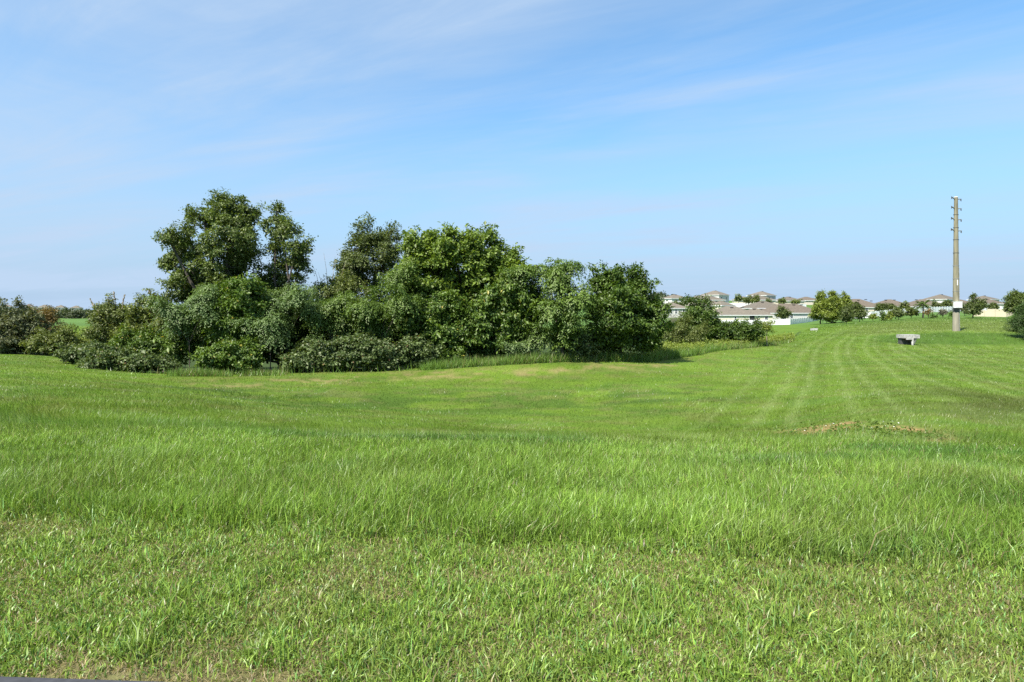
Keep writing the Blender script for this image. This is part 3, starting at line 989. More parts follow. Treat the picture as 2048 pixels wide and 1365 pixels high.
plant('feathery_shrub', 'mid green feathery shrub left of the dark grey-green tree', 'shrub', 660, 43,
      [(640, 616, 26, 16), (668, 604, 26, 14), (700, 610, 28, 16), (660, 642, 34, 18), (690, 652, 24, 14)], 'l_droop', (0.21, 0.075), 0.58, 8, 'frond', r0=0.032, R=0.80, seed=33, twigs=30, parts=('stem', 'foliage'), group=CG)
plant('feathery_shrub', 'green feathery shrub below the dark grey-green tree', 'shrub', 755, 42.5,
      [(728, 624, 26, 16), (768, 620, 30, 16), (800, 606, 30, 22), (790, 560, 14, 24), (745, 655, 34, 18), (795, 650, 34, 20)], 'l_droop', (0.22, 0.08), 0.60, 8, 'frond', r0=0.032, R=0.80, seed=34, twigs=30, parts=('stem', 'foliage'), group=CG)
plant('shrub', 'dark leafy shrub in the hollow behind the pale umbrella tops', 'shrub', 570, 45.0,
      [(400, 668, 60, 44), (560, 640, 60, 50), (620, 660, 70, 55), (530, 690, 60, 34)], 'l_dark', (0.16, 0.09), 0.44, 22, seed=45, twigs=50, parts=('stem', 'foliage'), group=CG)
plant('shrub', 'dark leafy shrub in the hollow below the dark grey-green tree', 'shrub', 740, 45.5,
      [(690, 650, 60, 55), (760, 660, 70, 55), (800, 600, 50, 40)], 'l_dark', (0.16, 0.09), 0.44, 22, seed=46, twigs=50, parts=('stem', 'foliage'), group=CG)
plant('shrub', 'shaded mid green shrub beneath the bright lime tree', 'shrub', 860, 43,
      [(850, 660, 55, 40), (920, 665, 50, 40), (880, 620, 60, 35)], 'l_mid', (0.18, 0.10), 0.42, 24, seed=35, twigs=60, parts=('stem', 'foliage'), group=CG)
plant('shrub', 'shaded hanging green shrub beneath the drooping trees', 'shrub', 1000, 43.5,
      [(985, 650, 50, 45), (1010, 600, 46, 40), (970, 690, 40, 28)], 'l_mid', (0.20, 0.10), 0.42, 24, seed=36, twigs=60, droop=0.7, parts=('stem', 'foliage'), group=CG)
plant('shrub', 'olive shrub with dry pointed tops left of the thicket', 'shrub', 235, 48,
      [(225, 632, 36, 28), (255, 655, 46, 34), (205, 660, 26, 26)], 'l_olive', (0.13, 0.07), 0.40, 24, seed=37, twigs=90, lump=0.5, parts=('stem', 'foliage'), group=CG)
plant('shrub', 'olive-green shrub between the dry-topped shrub and the pale feathery one', 'shrub', 305, 46,
      [(300, 628, 34, 34), (320, 660, 46, 40), (285, 690, 50, 30)], 'l_olive', (0.14, 0.075), 0.40, 25, seed=38, twigs=60, lump=0.5, parts=('stem', 'foliage'), group=CG)
plant('shrub', 'low dark green shrub filling the thicket behind the left brambles', 'shrub', 330, 43.5,
      [(270, 690, 40, 26), (340, 700, 45, 28)], 'l_mid', (0.15, 0.08), 0.40, 24, seed=39, twigs=40, parts=('stem', 'foliage'), group=CG)
plant('shrub', 'grey-green bush standing at the left edge of the lawn', 'shrub', 30, 53,
      [(30, 638, 26, 30), (50, 650, 22, 24), (2, 650, 34, 40), (50, 675, 40, 32), (20, 690, 60, 22)], 'l_grey', (0.15, 0.085), 0.42, 26, seed=40, twigs=60, lump=0.5, parts=('stem', 'foliage'), group=CG)
plant('shrub', 'rust-brown bush rising behind the grey-green bush', 'shrub', 88, 57,
      [(86, 634, 22, 20), (96, 652, 24, 24)], 'l_rust', (0.14, 0.06), 0.40, 20, seed=41, twigs=60, parts=('stem', 'foliage'), group=CG)
plant('shrub', 'dark green low bush right of the grey-green bush', 'shrub', 110, 52,
      [(110, 682, 36, 24), (135, 690, 22, 18), (85, 692, 30, 18)], 'l_olive', (0.13, 0.07), 0.38, 25, seed=42, twigs=40, parts=('stem', 'foliage'), group=CG)
plant('shrub', 'pale scrubby bush before the far field', 'shrub', 165, 55,
      [(160, 680, 30, 16), (185, 690, 30, 18)], 'l_yellow', (0.12, 0.06), 0.40, 18, seed=43, twigs=40, parts=('stem', 'foliage'), group=CG)

BR = (0.125, 0.095)
for i, (label, sx, Y, lb) in enumerate((
    ('pale speckled bramble mound spreading over the left corner of the lawn', 225, 40.3, [(170, 715, 40, 20, 2.5), (215, 725, 46, 20), (265, 728, 40, 20), (310, 733, 40, 16)]),
    ('high bramble mound below the tallest tree', 465, 40, [(465, 705, 46, 24), (490, 722, 34, 24), (430, 722, 34, 22)]),
    ('bramble mound left of the yellow-green weeds, below the pale shrubs', 625, 40.5, [(620, 718, 44, 24), (655, 708, 34, 26), (590, 728, 24, 14)]),
    ('largest bramble mound, in the middle of the thicket edge', 735, 40.8, [(720, 706, 46, 30), (690, 716, 34, 24), (765, 715, 40, 24)]),
    ('bramble mound with yellow leaves under the lime-green tree', 825, 41.5, [(825, 708, 34, 26), (800, 716, 24, 20), (860, 715, 22, 16)]),
    ('small round bramble bush under the bright tree', 905, 42.3, [(905, 712, 20, 18)]),
    ('small dark bramble bush at the foot of the umbrella-clumped tree', 1155, 43, [(1155, 692, 26, 24), (1178, 702, 18, 12)]),
)):
    plant('bramble_bush', label, 'bush', sx, Y, lb, 'l_mid' if i in (1, 5) else 'l_bramble', BR, 0.30, 22, seed=60 + i, parts=(None, 'foliage'), lump=0.5, depth=1.1, group=BG, inner=0.4)

plant('feathery_shrub', 'small pale sapling in the shade of the drooping trees', 'shrub', 1045, 42.5, [(1046, 690, 20, 12)], 'l_pale', (0.18, 0.07), 0.45, 8, 'frond', R=0.46, seed=71, twigs=8, parts=('stem', 'foliage'), group=CG)

RG = 'shrubs of the hedge running back to the houses'
plant('shrub', 'dark green bush tree rising before the tan-roofed houses', 'shrub', 1398, 66,
      [(1395, 618, 28, 22), (1408, 640, 34, 24), (1390, 660, 34, 22)], 'l_dark', (0.17, 0.09), 0.44, 22, seed=80, twigs=60, parts=('stem', 'foliage'), group=RG)
plant('shrub', 'yellowish-olive shrub beside the right end of the thicket', 'shrub', 1365, 58,
      [(1355, 655, 26, 18), (1385, 668, 32, 20), (1345, 675, 26, 16)], 'l_olive', (0.12, 0.05), 0.36, 22, seed=81, twigs=50, parts=('stem', 'foliage'), group=RG)
plant('shrub', 'bushy dark hedge shrub in front of the white fence', 'shrub', 1470, 66,
      [(1440, 668, 30, 16), (1475, 663, 30, 18), (1505, 668, 24, 16), (1460, 678, 40, 10)], 'l_dark', (0.15, 0.09), 0.38, 22, seed=82, twigs=50, parts=('stem', 'foliage'), group=RG)
plant('shrub', 'pale reedy shrub at the hedge end, dry stems below', 'shrub', 1534, 67,
      [(1534, 649, 14, 7), (1530, 657, 12, 7)], 'l_yellow', (0.12, 0.05), 0.34, 14, seed=83, twigs=50, bark='dead', parts=('stem', 'foliage'), group=RG)
plant('shrub', 'leafless grey scrub in front of the leftmost tan houses', 'shrub', 1350, 84,
      [(1345, 640, 22, 14), (1370, 645, 20, 14)], 'l_scrub', (0.12, 0.035), 0.42, 14, seed=84, twigs=120, bark='bark_pale', parts=('stem', 'foliage'), group=RG)


def wands():
    """bare shoots sticking out above the dry-topped shrub"""
    rng = np.random.default_rng(7)
    par = [o for o in bpy.data.objects if o.get('label', '').startswith('olive shrub with dry pointed')][0]
    thin = [o for o in bpy.data.objects if o.get('label', '').startswith('thin brownish shrub with bare wands')][0]
    for sx, r0, sx1, r1 in ((640, 580, 622, 528), (655, 575, 645, 505), (662, 572, 668, 512), (648, 590, 634, 545), (676, 570, 690, 520)):
        a = Vector(((sx - CX) / F * 47, 47, zrow(r0, 47))) - thin.location
        b = Vector(((sx1 - CX) / F * 47, 47.3, zrow(r1, 47))) - thin.location
        mb = MB()
        mb.tube([a, a.lerp(b, 0.5) + Vector((0.05, 0, 0.05)), b], [0.022, 0.014, 0.006], 5)
        mb.build('dry_wand', M['dead'], thin)
    for sx, r0, sx1, r1 in ((205, 640, 176, 597), (225, 625, 212, 596), (232, 620, 224, 584), (243, 622, 246, 590), (262, 628, 272, 604), (215, 640, 190, 612), (300, 600, 296, 580)):
        a = Vector(((sx - CX) / F * 48, 48, zrow(r0, 48))) - par.location
        b = Vector(((sx1 - CX) / F * 48, 48.2, zrow(r1, 48))) - par.location
        mb = MB()
        mb.tube([a, a.lerp(b, 0.5) + Vector((0.03, 0, 0.06)), b], [0.03, 0.02, 0.008], 5)
        if r1 < 600:
            for t in np.linspace(0.55, 1, 12):
                p = a.lerp(b, t)
                mb.box(p + Vector(rng.normal(0, 0.03, 3)), (0.07, 0.05, 0.11), rng.uniform(0, 3))
        mb.build('dry_wand', M['dead'], par)


wands()


def tall_weeds():
    rng = np.random.default_rng(9)
    n = 60000
    sx = rng.uniform(120, 1600, n)
    q = rng.uniform(0, 1, n) ** 1.4
    Y = edge_sx_to_Y(sx) - 2.5 + q * 3.4
    X = (sx - CX) / F * Y
    dens = np.interp(sx, [120, 330, 380, 440, 470, 500, 550, 580, 835, 865, 1150, 1330, 1500, 1600], [0.0, 0.02, 0.6, 0.6, 0.03, 0.3, 0.3, 0.02, 0.02, 0.9, 0.8, 0.9, 0.8, 0.25]) * (0.45 + 0.9 * fbm(X * 0.5, Y * 0.5, 131, 3))
    k = rng.uniform(0, 1, n) < dens
    X, Y, sx = X[k], Y[k], sx[k]
    n = len(X)
    h = np.interp(sx, [120, 400, 850, 1100, 1300, 1400, 1600], [0.3, 0.5, 0.6, 0.7, 0.7, 0.8, 0.45]) * rng.uniform(0.4, 1.2, n) * (0.5 + fbm(X * 0.8, Y * 0.8, 133, 3))
    col = np.array([0.125, 0.215, 0.034]) * rng.lognormal(0, 0.25, n)[:, None]
    pick = rng.uniform(0, 1, n) + 0.5 * (fbm(X * 0.3, Y * 0.3, 135, 2) - 0.5)
    col = np.where((pick < 0.16)[:, None], np.array([0.24, 0.22, 0.085]), col)
    o = blades(X, Y, h, rng.uniform(0.02, 0.05, n), np.abs(rng.normal(0.4, 0.25, n)), rng.uniform(0, 6.28, n), col, 'tall_weeds', True, rng)
    tag(o, 'tall yellow-green weeds along the foot of the thicket', 'weeds', kind='stuff')
    # leafy weeds of the rough bank right of the thicket
    m = 2600
    sx = rng.uniform(1310, 1585, m)
    Y = edge_sx_to_Y(sx) + rng.uniform(-0.2, 7, m)
    X = (sx - CX) / F * Y
    z = ground_z(X, Y) + rng.uniform(0.05, 0.75, m) * (0.4 + fbm(X * 0.4, Y * 0.4, 137, 2))
    cc = np.stack([X, Y, z], -1)
    data = twig_leaves(cc, np.tile([0, -0.4, 0.8], (m, 1)), 14, 0.4, (0.15, 0.05), rng)
    me = leaf_mesh('leafy_weeds', *data, M['l_yellow'])
    tag(link('leafy_weeds', me), 'leafy yellow-green weeds on the rough bank right of the thicket', 'weeds', kind='stuff')


tall_weeds()


def weed_patch():
    rng = np.random.default_rng(12)
    n = 620
    X = WPX + rng.normal(0, 0.75, n) - 0.1
    Y = WPY + rng.normal(0, 1.3, n) - 0.4
    k = (weed_patch_mask(X, Y) > 0.2) & (rng.uniform(0, 1, n) < sstep(0.38, 0.6, fbm(X * 1.3, Y * 1.3, 141, 3)) + 0.1)
    X, Y = X[k], Y[k]
    cc = np.stack([X, Y, ground_z(X, Y) + rng.uniform(0.01, 0.07, len(X))], -1)
    data = twig_leaves(cc, np.tile([0, 0, 1.0], (len(X), 1)), 6, 0.11, (0.045, 0.034), rng, upb=1.2)
    tag(link('weed_patch', leaf_mesh('weed_patch', *data, M['l_droop'])), 'patch of broad-leaved weeds on the bare spot in the lawn', 'weeds', kind='stuff')
    n = 12
    X = WPX + rng.normal(0.1, 0.7, n); Y = WPY + rng.normal(-1.0, 0.9, n)
    mb = MB()
    for x, y in zip(X, Y):
        z = gz(x, y) + rng.uniform(0.08, 0.17)
        r = rng.uniform(0.009, 0.020)
        t0 = rng.uniform(0, 1)
        ring = [(x + r * math.cos(t0 + a) * (1 if i % 2 else 0.55), y + r * math.sin(t0 + a) * (1 if i % 2 else 0.55), z + rng.uniform(-.004, .010)) for i, a in enumerate(np.linspace(0, 2 * math.pi, 10, endpoint=False))]
        for a, b in zip(ring, ring[1:] + ring[:1]):
            mb.poly([(x, y, z + 0.006), a, b])
    tag(mb.build('white_flowers', M['petal']), 'tiny white flowers scattered over the weedy patch', 'flowers', kind='stuff')


weed_patch()


# ------------------------------------------------------------------ pole, concrete block, post
def utility_pole():
    Y = 89.0
    X, _, z = spot(1912, Y)
    k = Y / F
    H = (663 - 395) * k
    t = thing('utility_pole', 'tall bare concrete utility pole with short stub arms and white box', 'utility pole', (X, Y, zrow(663, Y) - 0.0))
    rb, rt = 6.1 * k, 3.3 * k
    prof = lambda h: rb + (rt - rb) * h / H
    mb = MB()
    mb.tube([(0, 0, -1.2), (0, 0, 3.1)], [prof(0) * 1.02, prof(3.1)], 12)
    mb.build('pole_base', M['pole_pale'], t, smooth=False)
    mb = MB()
    hs = np.linspace(3.1, H, 14)
    mb.tube([(0, 0, h) for h in hs], [prof(h) for h in hs], 12)
    mb.build('pole_shaft', M['pole'], t)
    mb = MB()
    mb.tube([(0, 0, 2.7), (0, 0, 3.4)], [prof(2.7) + 0.012, prof(3.4) + 0.012], 12)
    mb.build('sleeve', M['darksteel'], t)
    bx = MB()
    bx.box((-0.16, -prof(4) - 0.20, 3.77), (0.98, 0.40, 0.88))
    b = bx.build('meter_box', M['boxwhite'], t)
    MB().box((-0.16, -prof(4) - 0.41, 3.77), (0.86, 0.02, 0.76)).build('box_door', M['boxwhite'], b)
    MB().box((-0.16, -prof(4) - 0.20, 4.23), (1.06, 0.48, 0.04)).build('box_lid', M['boxwhite'], b)
    for row in (398, 417, 439, 461.5):
        h = (663 - row) * k
        r = prof(h)
        for sg in (-1, 1):
            a = MB()
            L = 8.0 * k
            lift = (0.22 if sg < 0 else -0.05)
            yv = -0.25 if sg < 0 else 0.12
            a.tube([(sg * r * 0.6, 0, h - 0.10), (sg * (r + L * 0.5), yv * 0.5, h + lift * 0.5), (sg * (r + L), yv, h + lift)], [0.085, 0.075, 0.06], 7)
            arm = a.build('arm', M['steel'], t)
            e = MB()
            e.tube([(sg * (r + L), yv, h + lift + 0.07), (sg * (r + L), yv, h + lift - 0.30)], [0.05, 0.05], 7)
            e.tube([(sg * (r + L), yv, h + lift - 0.05), (sg * (r + L * 0.72), yv, h + lift - 0.22)], [0.03, 0.03], 6)
            e.build('clamp', M['darksteel'], arm)
    for row in (430, 456, 480, 506.5, 532, 558, 583):
        h = (663 - row) * k
        r = prof(h)
        c = MB()
        c.tube([(0, 0, h - 0.035), (0, 0, h + 0.035)], [r + 0.018, r + 0.018], 12)
        for sg in (-1, 1):
            c.tube([(sg * r, 0, h), (sg * (r + 0.12), 0, h)], [0.05, 0.05], 6)
        c.build('band', M['steel'] if row > 520 else M['darksteel'], t)
    # conduit up the right side, tag plate, cap
    MB().tube([(prof(0) * 0.72, -prof(0) * 0.72, -0.3), (prof(9) * 0.74, -prof(9) * 0.74, 9.0)], [0.035, 0.035], 6).build('conduit', M['steel'], t)
    MB().box((-0.06, -prof(6.3) - 0.012, 6.9), (0.10, 0.03, 0.8)).build('tag_plate', M['boxwhite'], t)
    MB().tube([(0, 0, H), (0, 0, H + 0.06)], [rt * 1.08, rt * 0.9], 12).build('pole_cap', M['boxwhite'], t)


utility_pole()


def concrete_block():
    Y = 76.0
    X, _, z = spot(1816, Y)
    k = Y / F
    z0 = zrow(687.5, Y)
    t = thing('concrete_structure', 'pale concrete slab with short legs set in the green bank', 'drain structure', (X, Y, z0))
    top = (687.5 - 669.5) * k
    m = MB()
    m.box((0, 0, top - 0.21), (31.5 * k, 1.5, 0.42))
    m.build('slab', M['concrete'], t)
    MB().box((-6.2 * k, -0.80, top - 0.30), (11.5 * k, 0.10, 0.58)).build('front_panel', M['concrete'], t)
    MB().box((6.5 * k, -0.77, top - 0.215), (4.2 * k, 0.05, 0.40)).build('front_panel', M['concrete'], t)
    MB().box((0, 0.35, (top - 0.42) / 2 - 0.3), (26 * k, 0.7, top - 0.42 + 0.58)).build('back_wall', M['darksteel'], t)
    leg = MB()
    leg.tube([(1.2 * k, -0.75, -0.25), (2.2 * k, -0.62, top - 0.42)], [0.11, 0.16], 8)
    leg.tube([(5.0 * k, -0.25, 0.05), (3.0 * k, -0.5, top - 0.42)], [0.10, 0.15], 8)
    leg.build('leg', M['concrete'], t)
    leg = MB()
    leg.tube([(8.2 * k, -0.35, -0.05), (9.0 * k, -0.55, top - 0.42)], [0.08, 0.2], 8)
    leg.build('leg', M['concrete'], t)


concrete_block()

X, Y_, z = spot(1628, 112)
blk = MB()
blk.box((0, 0, 0.16), (1.05, 0.7, 0.36), taper=0.94)
blk.box((0.25, 0, 0.36), (0.7, 0.6, 0.06))
tag(blk.build('concrete_block', M['concrete'], loc=(X, 112, z)), 'small pale concrete block lying on the lawn before the fence', 'concrete block')
X, Y_, z = spot(1569, 74.5)
pst = MB()
pst.tube([(0, 0, -0.3), (0.02, 0, 0.35), (0.03, 0, 0.68)], [0.07, 0.065, 0.055], 7)
tag(pst.build('wooden_post', M['wood'], loc=(X, 74.5, z)), 'short dark wooden post at the end of the weedy hedge', 'post')


# ------------------------------------------------------------------ houses
def hip(mb, x0, x1, y0, y1, z, rise, over=0.5, th=0.20):
    x0 -= over; x1 += over; y0 -= over; y1 += over
    w, d = x1 - x0, y1 - y0
    h = min(w, d) / 2
    if w >= d:
        r0, r1 = (x0 + h * 0.98, (y0 + y1) / 2, z + rise), (x1 - h * 0.98, (y0 + y1) / 2, z + rise)
    else:
        r0, r1 = ((x0 + x1) / 2, y0 + h * 0.98, z + rise), ((x0 + x1) / 2, y1 - h * 0.98, z + rise)
    a, b, c, e = (x0, y0, z), (x1, y0, z), (x1, y1, z), (x0, y1, z)
    if w >= d:
        mb.poly([a, b, r1, r0]); mb.poly([c, e, r0, r1]); mb.poly([b, c, r1]); mb.poly([e, a, r0])
    else:
        mb.poly([b, c, r1, r0]); mb.poly([e, a, r0, r1]); mb.poly([a, b, r0]); mb.poly([c, e, r1])


def fascia(mb, x0, x1, y0, y1, z, over=0.5, th=0.22):
    cx, cy = (x0 + x1) / 2, (y0 + y1) / 2
    mb.box((cx, cy, z - th / 2 - 0.003), (x1 - x0 + 2 * over - 0.04, y1 - y0 + 2 * over - 0.04, th))


HG = 'tan-roofed houses of the estate on the rise'


def house(label, sx, Y, eave_row, rz, blocks, wall, roof, windows=(), vents=(), group=HG):
    """blocks: (x0, x1, y0, y1, eave height, rise); windows: (block, face, along, sill, w, h, kind)"""
    X = (sx - CX) / F * Y
    ez = zrow(eave_row, Y)
    H = blocks[0][4]
    z = ez - H
    t = thing('house', label, 'house', (X, Y, z), math.radians(rz), group)
    w, r, fa = MB(), MB(), MB()
    for i, (x0, x1, y0, y1, eh, rise) in enumerate(blocks):
        lo = -6.0 - 0.01 * i
        w.box(((x0 + x1) / 2, (y0 + y1) / 2, (eh - 0.1 + lo) / 2), (x1 - x0, y1 - y0, eh - 0.1 - lo))
        hip(r, x0, x1, y0, y1, eh + 0.004 * i, rise)
        fascia(fa, x0, x1, y0, y1, eh + 0.004 * i)
    w.build('wall', M[wall], t)
    ro = r.build('roof', M[roof], t)
    fa.build('fascia', M['trim'], ro)
    for bi, vx, vf in vents:
        x0, x1, y0, y1, eh, rise = blocks[bi]
        vy = (y0 - 0.5) + ((y1 - y0) / 2 + 0.5) * vf
        vz = eh + rise * vf
        MB().box((vx, vy, vz + 0.10), (0.95, 0.5, 0.28)).build('roof_vent', M['shade'], ro)
    for bi, face, al, sill, ww, hh, kind in windows:
        x0, x1, y0, y1, eh, rise = blocks[bi]
        if face == 'f':
            c, s, n, rzw = (al, y0, sill + hh / 2), ww, (0, -1), 0
        elif face == 'l':
            c, s, n, rzw = (x0, al, sill + hh / 2), ww, (-1, 0), math.pi / 2
        else:
            c, s, n, rzw = (x1, al, sill + hh / 2), ww, (1, 0), math.pi / 2
        fr = MB()
        b = 0.10
        for dx, dz, sw, sh in ((0, hh / 2 + b / 2, ww + 2 * b, b), (0, -hh / 2 - b / 2, ww + 2 * b, b), (-ww / 2 - b / 2, 0, b, hh), (ww / 2 + b / 2, 0, b, hh)) + (((0, 0, ww, 0.06),) if kind == 'w' else ()):
            ca, sa = math.cos(rzw), math.sin(rzw)
            fr.box((c[0] + n[0] * 0.03 + dx * ca, c[1] + n[1] * 0.03 + dx * sa, c[2] + dz), (sw, 0.12, sh), rzw)
        o = fr.build('window' if kind == 'w' else 'porch_opening', M['trim'], t)
        g = MB()
        g.box((c[0] + n[0] * 0.01, c[1] + n[1] * 0.01, c[2]), (ww, 0.05, hh), rzw)
        g.build('pane' if kind == 'w' else 'screen', M['glass'] if kind == 'w' else M['shade'], o)
    return t


def W(b, f, a, s, w=1.0, h=1.3):
    return (b, f, a, s, w, h, 'w')


# nearest cream house, just behind the white fence
house('cream house with dark porch openings just behind the near white fence', 1478, 205, 630.3, 4,
      [(-7.5, 6.6, 0, 11, 2.75, 2.9), (3.8, 12.6, 2.4, 10.2, 2.72, 2.3)], 'stucco_cream', 'shingle3',
      [W(0, 'f', -1.2, 1.0, .7, 1.1), (1, 'f', 7.3, 0.8, 1.5, 1.75, 'p'), (0, 'f', 4.4, 0.8, 1.7, 1.75, 'p'), W(1, 'f', 10.4, 1.0, 1.1, 1.2)], [(0, -0.6, 0.8), (0, 3.2, 0.84), (1, 7.6, .8)])
house('grey-walled house under a broad brown roof beside the bright green trees', 1600, 222, 626.2, 8,
      [(-10, 9, 0, 13, 2.7, 3.3)], 'stucco_grey', 'shingle2', [W(0, 'f', -6.5, 0.7, 1.6, 1.5), W(0, 'f', -3.2, 0.9)], [(0, 1, .84), (0, 4, .84)])
house('low house with a long tan roof behind the cream house', 1543, 236, 616.5, 8,
      [(-7, 7, 0, 12, 2.7, 2.6)], 'stucco_tan', 'shingle', [W(0, 'f', -3, 1.0), W(0, 'f', 2, 1.0)], [(0, -1, .8), (0, 3, .8)])
house('tall cream and white house with paired windows left of the cream house', 1440, 238, 611.5, 36,
      [(-5.0, 3.5, 0, 9, 5.2, 2.3), (-4.5, 3.0, -4, 2, 5.19, 1.7)], 'stucco_cream', 'shingle3',
      [W(1, 'f', -2.5, 2.0, 1.0, 1.6), W(1, 'f', 0.8, 2.0, 1.0, 1.6), W(0, 'r', 3.0, 3.4, 1.0, 1.0), W(0, 'r', 6.0, 3.4, 1.0, 1.0), W(1, 'l', -2.0, 2.0, 1.0, 1.4)], [(0, -1, .8)])
house('one-storey house partly hidden by the thicket, narrow windows under its eaves', 1352, 245, 616.6, 12,
      [(-5, 5, 0, 9, 3.0, 2.3)], 'stucco_grey', 'shingle3', [W(0, 'f', -2, 0.9, .8, 1.5), W(0, 'f', 0, 0.9, .8, 1.5), W(0, 'f', 3.2, 0.9, .8, 1.5)])
house('leftmost two-storey house on the skyline', 1360, 322, 597, 20,
      [(-5.0, 5.0, 0, 9, 5.6, 2.1)], 'stucco_white', 'shingle3', [W(0, 'f', -2, 3.4), W(0, 'f', 1.5, 3.4), W(0, 'f', 3.2, 0.8)], [(0, 0, .85)])
house('tall two-storey house highest on the skyline, white side towards the lawn', 1448, 318, 590.3, 40,
      [(-4.6, 4.6, 0, 10.5, 5.6, 2.3)], 'stucco_white', 'shingle3', [W(0, 'f', -2.4, 3.3), W(0, 'f', 2.0, 3.3), W(0, 'l', 5, 3.3), W(0, 'f', -2, 0.6, 1.6, 1.6)], [(0, 0, .9)])
house('long low tan roof at the foot of the highest skyline house', 1420, 296, 600.2, 10,
      [(-8.5, 7.5, 0, 11, 2.8, 2.3)], 'stucco_tan', 'shingle', [W(0, 'f', -3, 0.9), W(0, 'f', 3, 0.9)], [(0, -3, .85), (0, 2, .85)])
house('right-hand two-storey house of the skyline pair, grey front', 1542, 318, 591.2, 40,
      [(-4.8, 4.8, 0, 10.2, 5.6, 2.2)], 'stucco_grey', 'shingle3', [W(0, 'f', -2.4, 3.3), W(0, 'f', 2.0, 3.3), W(0, 'f', 2, 0.6, 1.4, 1.5)], [(0, 0, .9)])
house('low tan roof in front of the grey two-storey skyline house', 1526, 297, 600.2, 10,
      [(-6.6, 6.6, 0, 10, 2.8, 2.2)], 'stucco_tan', 'shingle', [W(0, 'f', 0, 0.9)], [(0, -2, .85)])
house('narrow low roof between the two tall skyline houses', 1494, 325, 600, 10, [(-4, 4, 0, 8, 2.8, 1.9)], 'stucco_cream', 'shingle3')
house('low roof right of the skyline pair, behind the upper fence', 1590, 305, 602, 10,
      [(-6, 5, 0, 10, 2.8, 2.1)], 'stucco_tan', 'shingle', [W(0, 'f', 0, 0.9)], [(0, 0, .85)])
house('small low roof left of the bright green trees', 1622, 322, 601, 6, [(-5, 5, 0, 9, 2.8, 1.9)], 'stucco_tan', 'shingle2')
house('broad brown roof right of the bright green trees', 1738, 262, 615.0, 6,
      [(-9.5, 7.5, 0, 14, 2.6, 3.6)], 'stucco_tan', 'shingle2', [W(0, 'f', -1, 0.9)], [(0, -4, .86), (0, -1, .8), (0, 3, .9), (0, 4.5, .72)])
house('long brown roof behind the white fence, left of the palm', 1802, 272, 613.5, 4,
      [(-8, 6.5, 0, 13, 2.6, 3.2)], 'stucco_tan', 'shingle2', [W(0, 'f', 1, 0.9)], [(0, -3, .88), (0, 1, .88)])
house('long brown roof behind the white fence, between palm and pole', 1868, 276, 612.5, 4,
      [(-8, 7.5, 0, 13, 2.6, 3.1)], 'stucco_tan', 'shingle2', [W(0, 'f', 0, 0.9)], [(0, -4, .88), (0, 2, .88)])
house('two-storey house whose wide roof rises behind the pole', 1905, 310, 598.8, 32,
      [(-6.2, 6.2, 0, 10.5, 5.6, 2.5)], 'stucco_white', 'shingle', [W(0, 'f', 2.5, 3.4), W(0, 'l', 5, 3.4), W(0, 'f', -2.5, 3.4)], [(0, 0, .9)])
house('rightmost two-storey house, behind the cream fence', 1990, 318, 599.2, 32,
      [(-5.0, 5.0, 0, 10, 5.6, 2.0)], 'stucco_grey', 'shingle', [W(0, 'f', 1.5, 3.4), W(0, 'l', 5, 3.4)], [(0, 0, .9)])
house('low brown roof in front of the rightmost two-storey house', 1990, 285, 607.8, 5,
      [(-6, 6, 0, 10, 2.6, 2.3)], 'stucco_tan', 'shingle2', [W(0, 'f', 1, 0.9)], [(0, 0, .88)])
house('low brown roof between the pole and the tall dark sapling', 1938, 290, 608.5, 5,
      [(-5, 5, 0, 10, 2.6, 2.2)], 'stucco_tan', 'shingle2')
FH = 'tiny houses on the far left horizon'
for lab, sx, Y, er, w_ in (('leftmost tiny grey roof on the far left horizon', 8, 620, 614, 10), ('tiny pale house above the rust-brown bush, left one', 55, 640, 613.5, 7),
                           ('tiny tan roof above the rust-brown bush, right one', 86, 610, 615, 9), ('tiny pale-walled house left on the dark far wood', 119, 640, 615.5, 8), ('tiny low tan roof right on the dark far wood', 150, 640, 616.5, 9)):
    house(lab, sx, Y, er, 20, [(-w_ / 2, w_ / 2, 0, 9, 5, 2.6)], 'stucco_white', 'shingle3', [W(0, 'f', 0, 2.8, 1.2, 1.4)], group=FH)


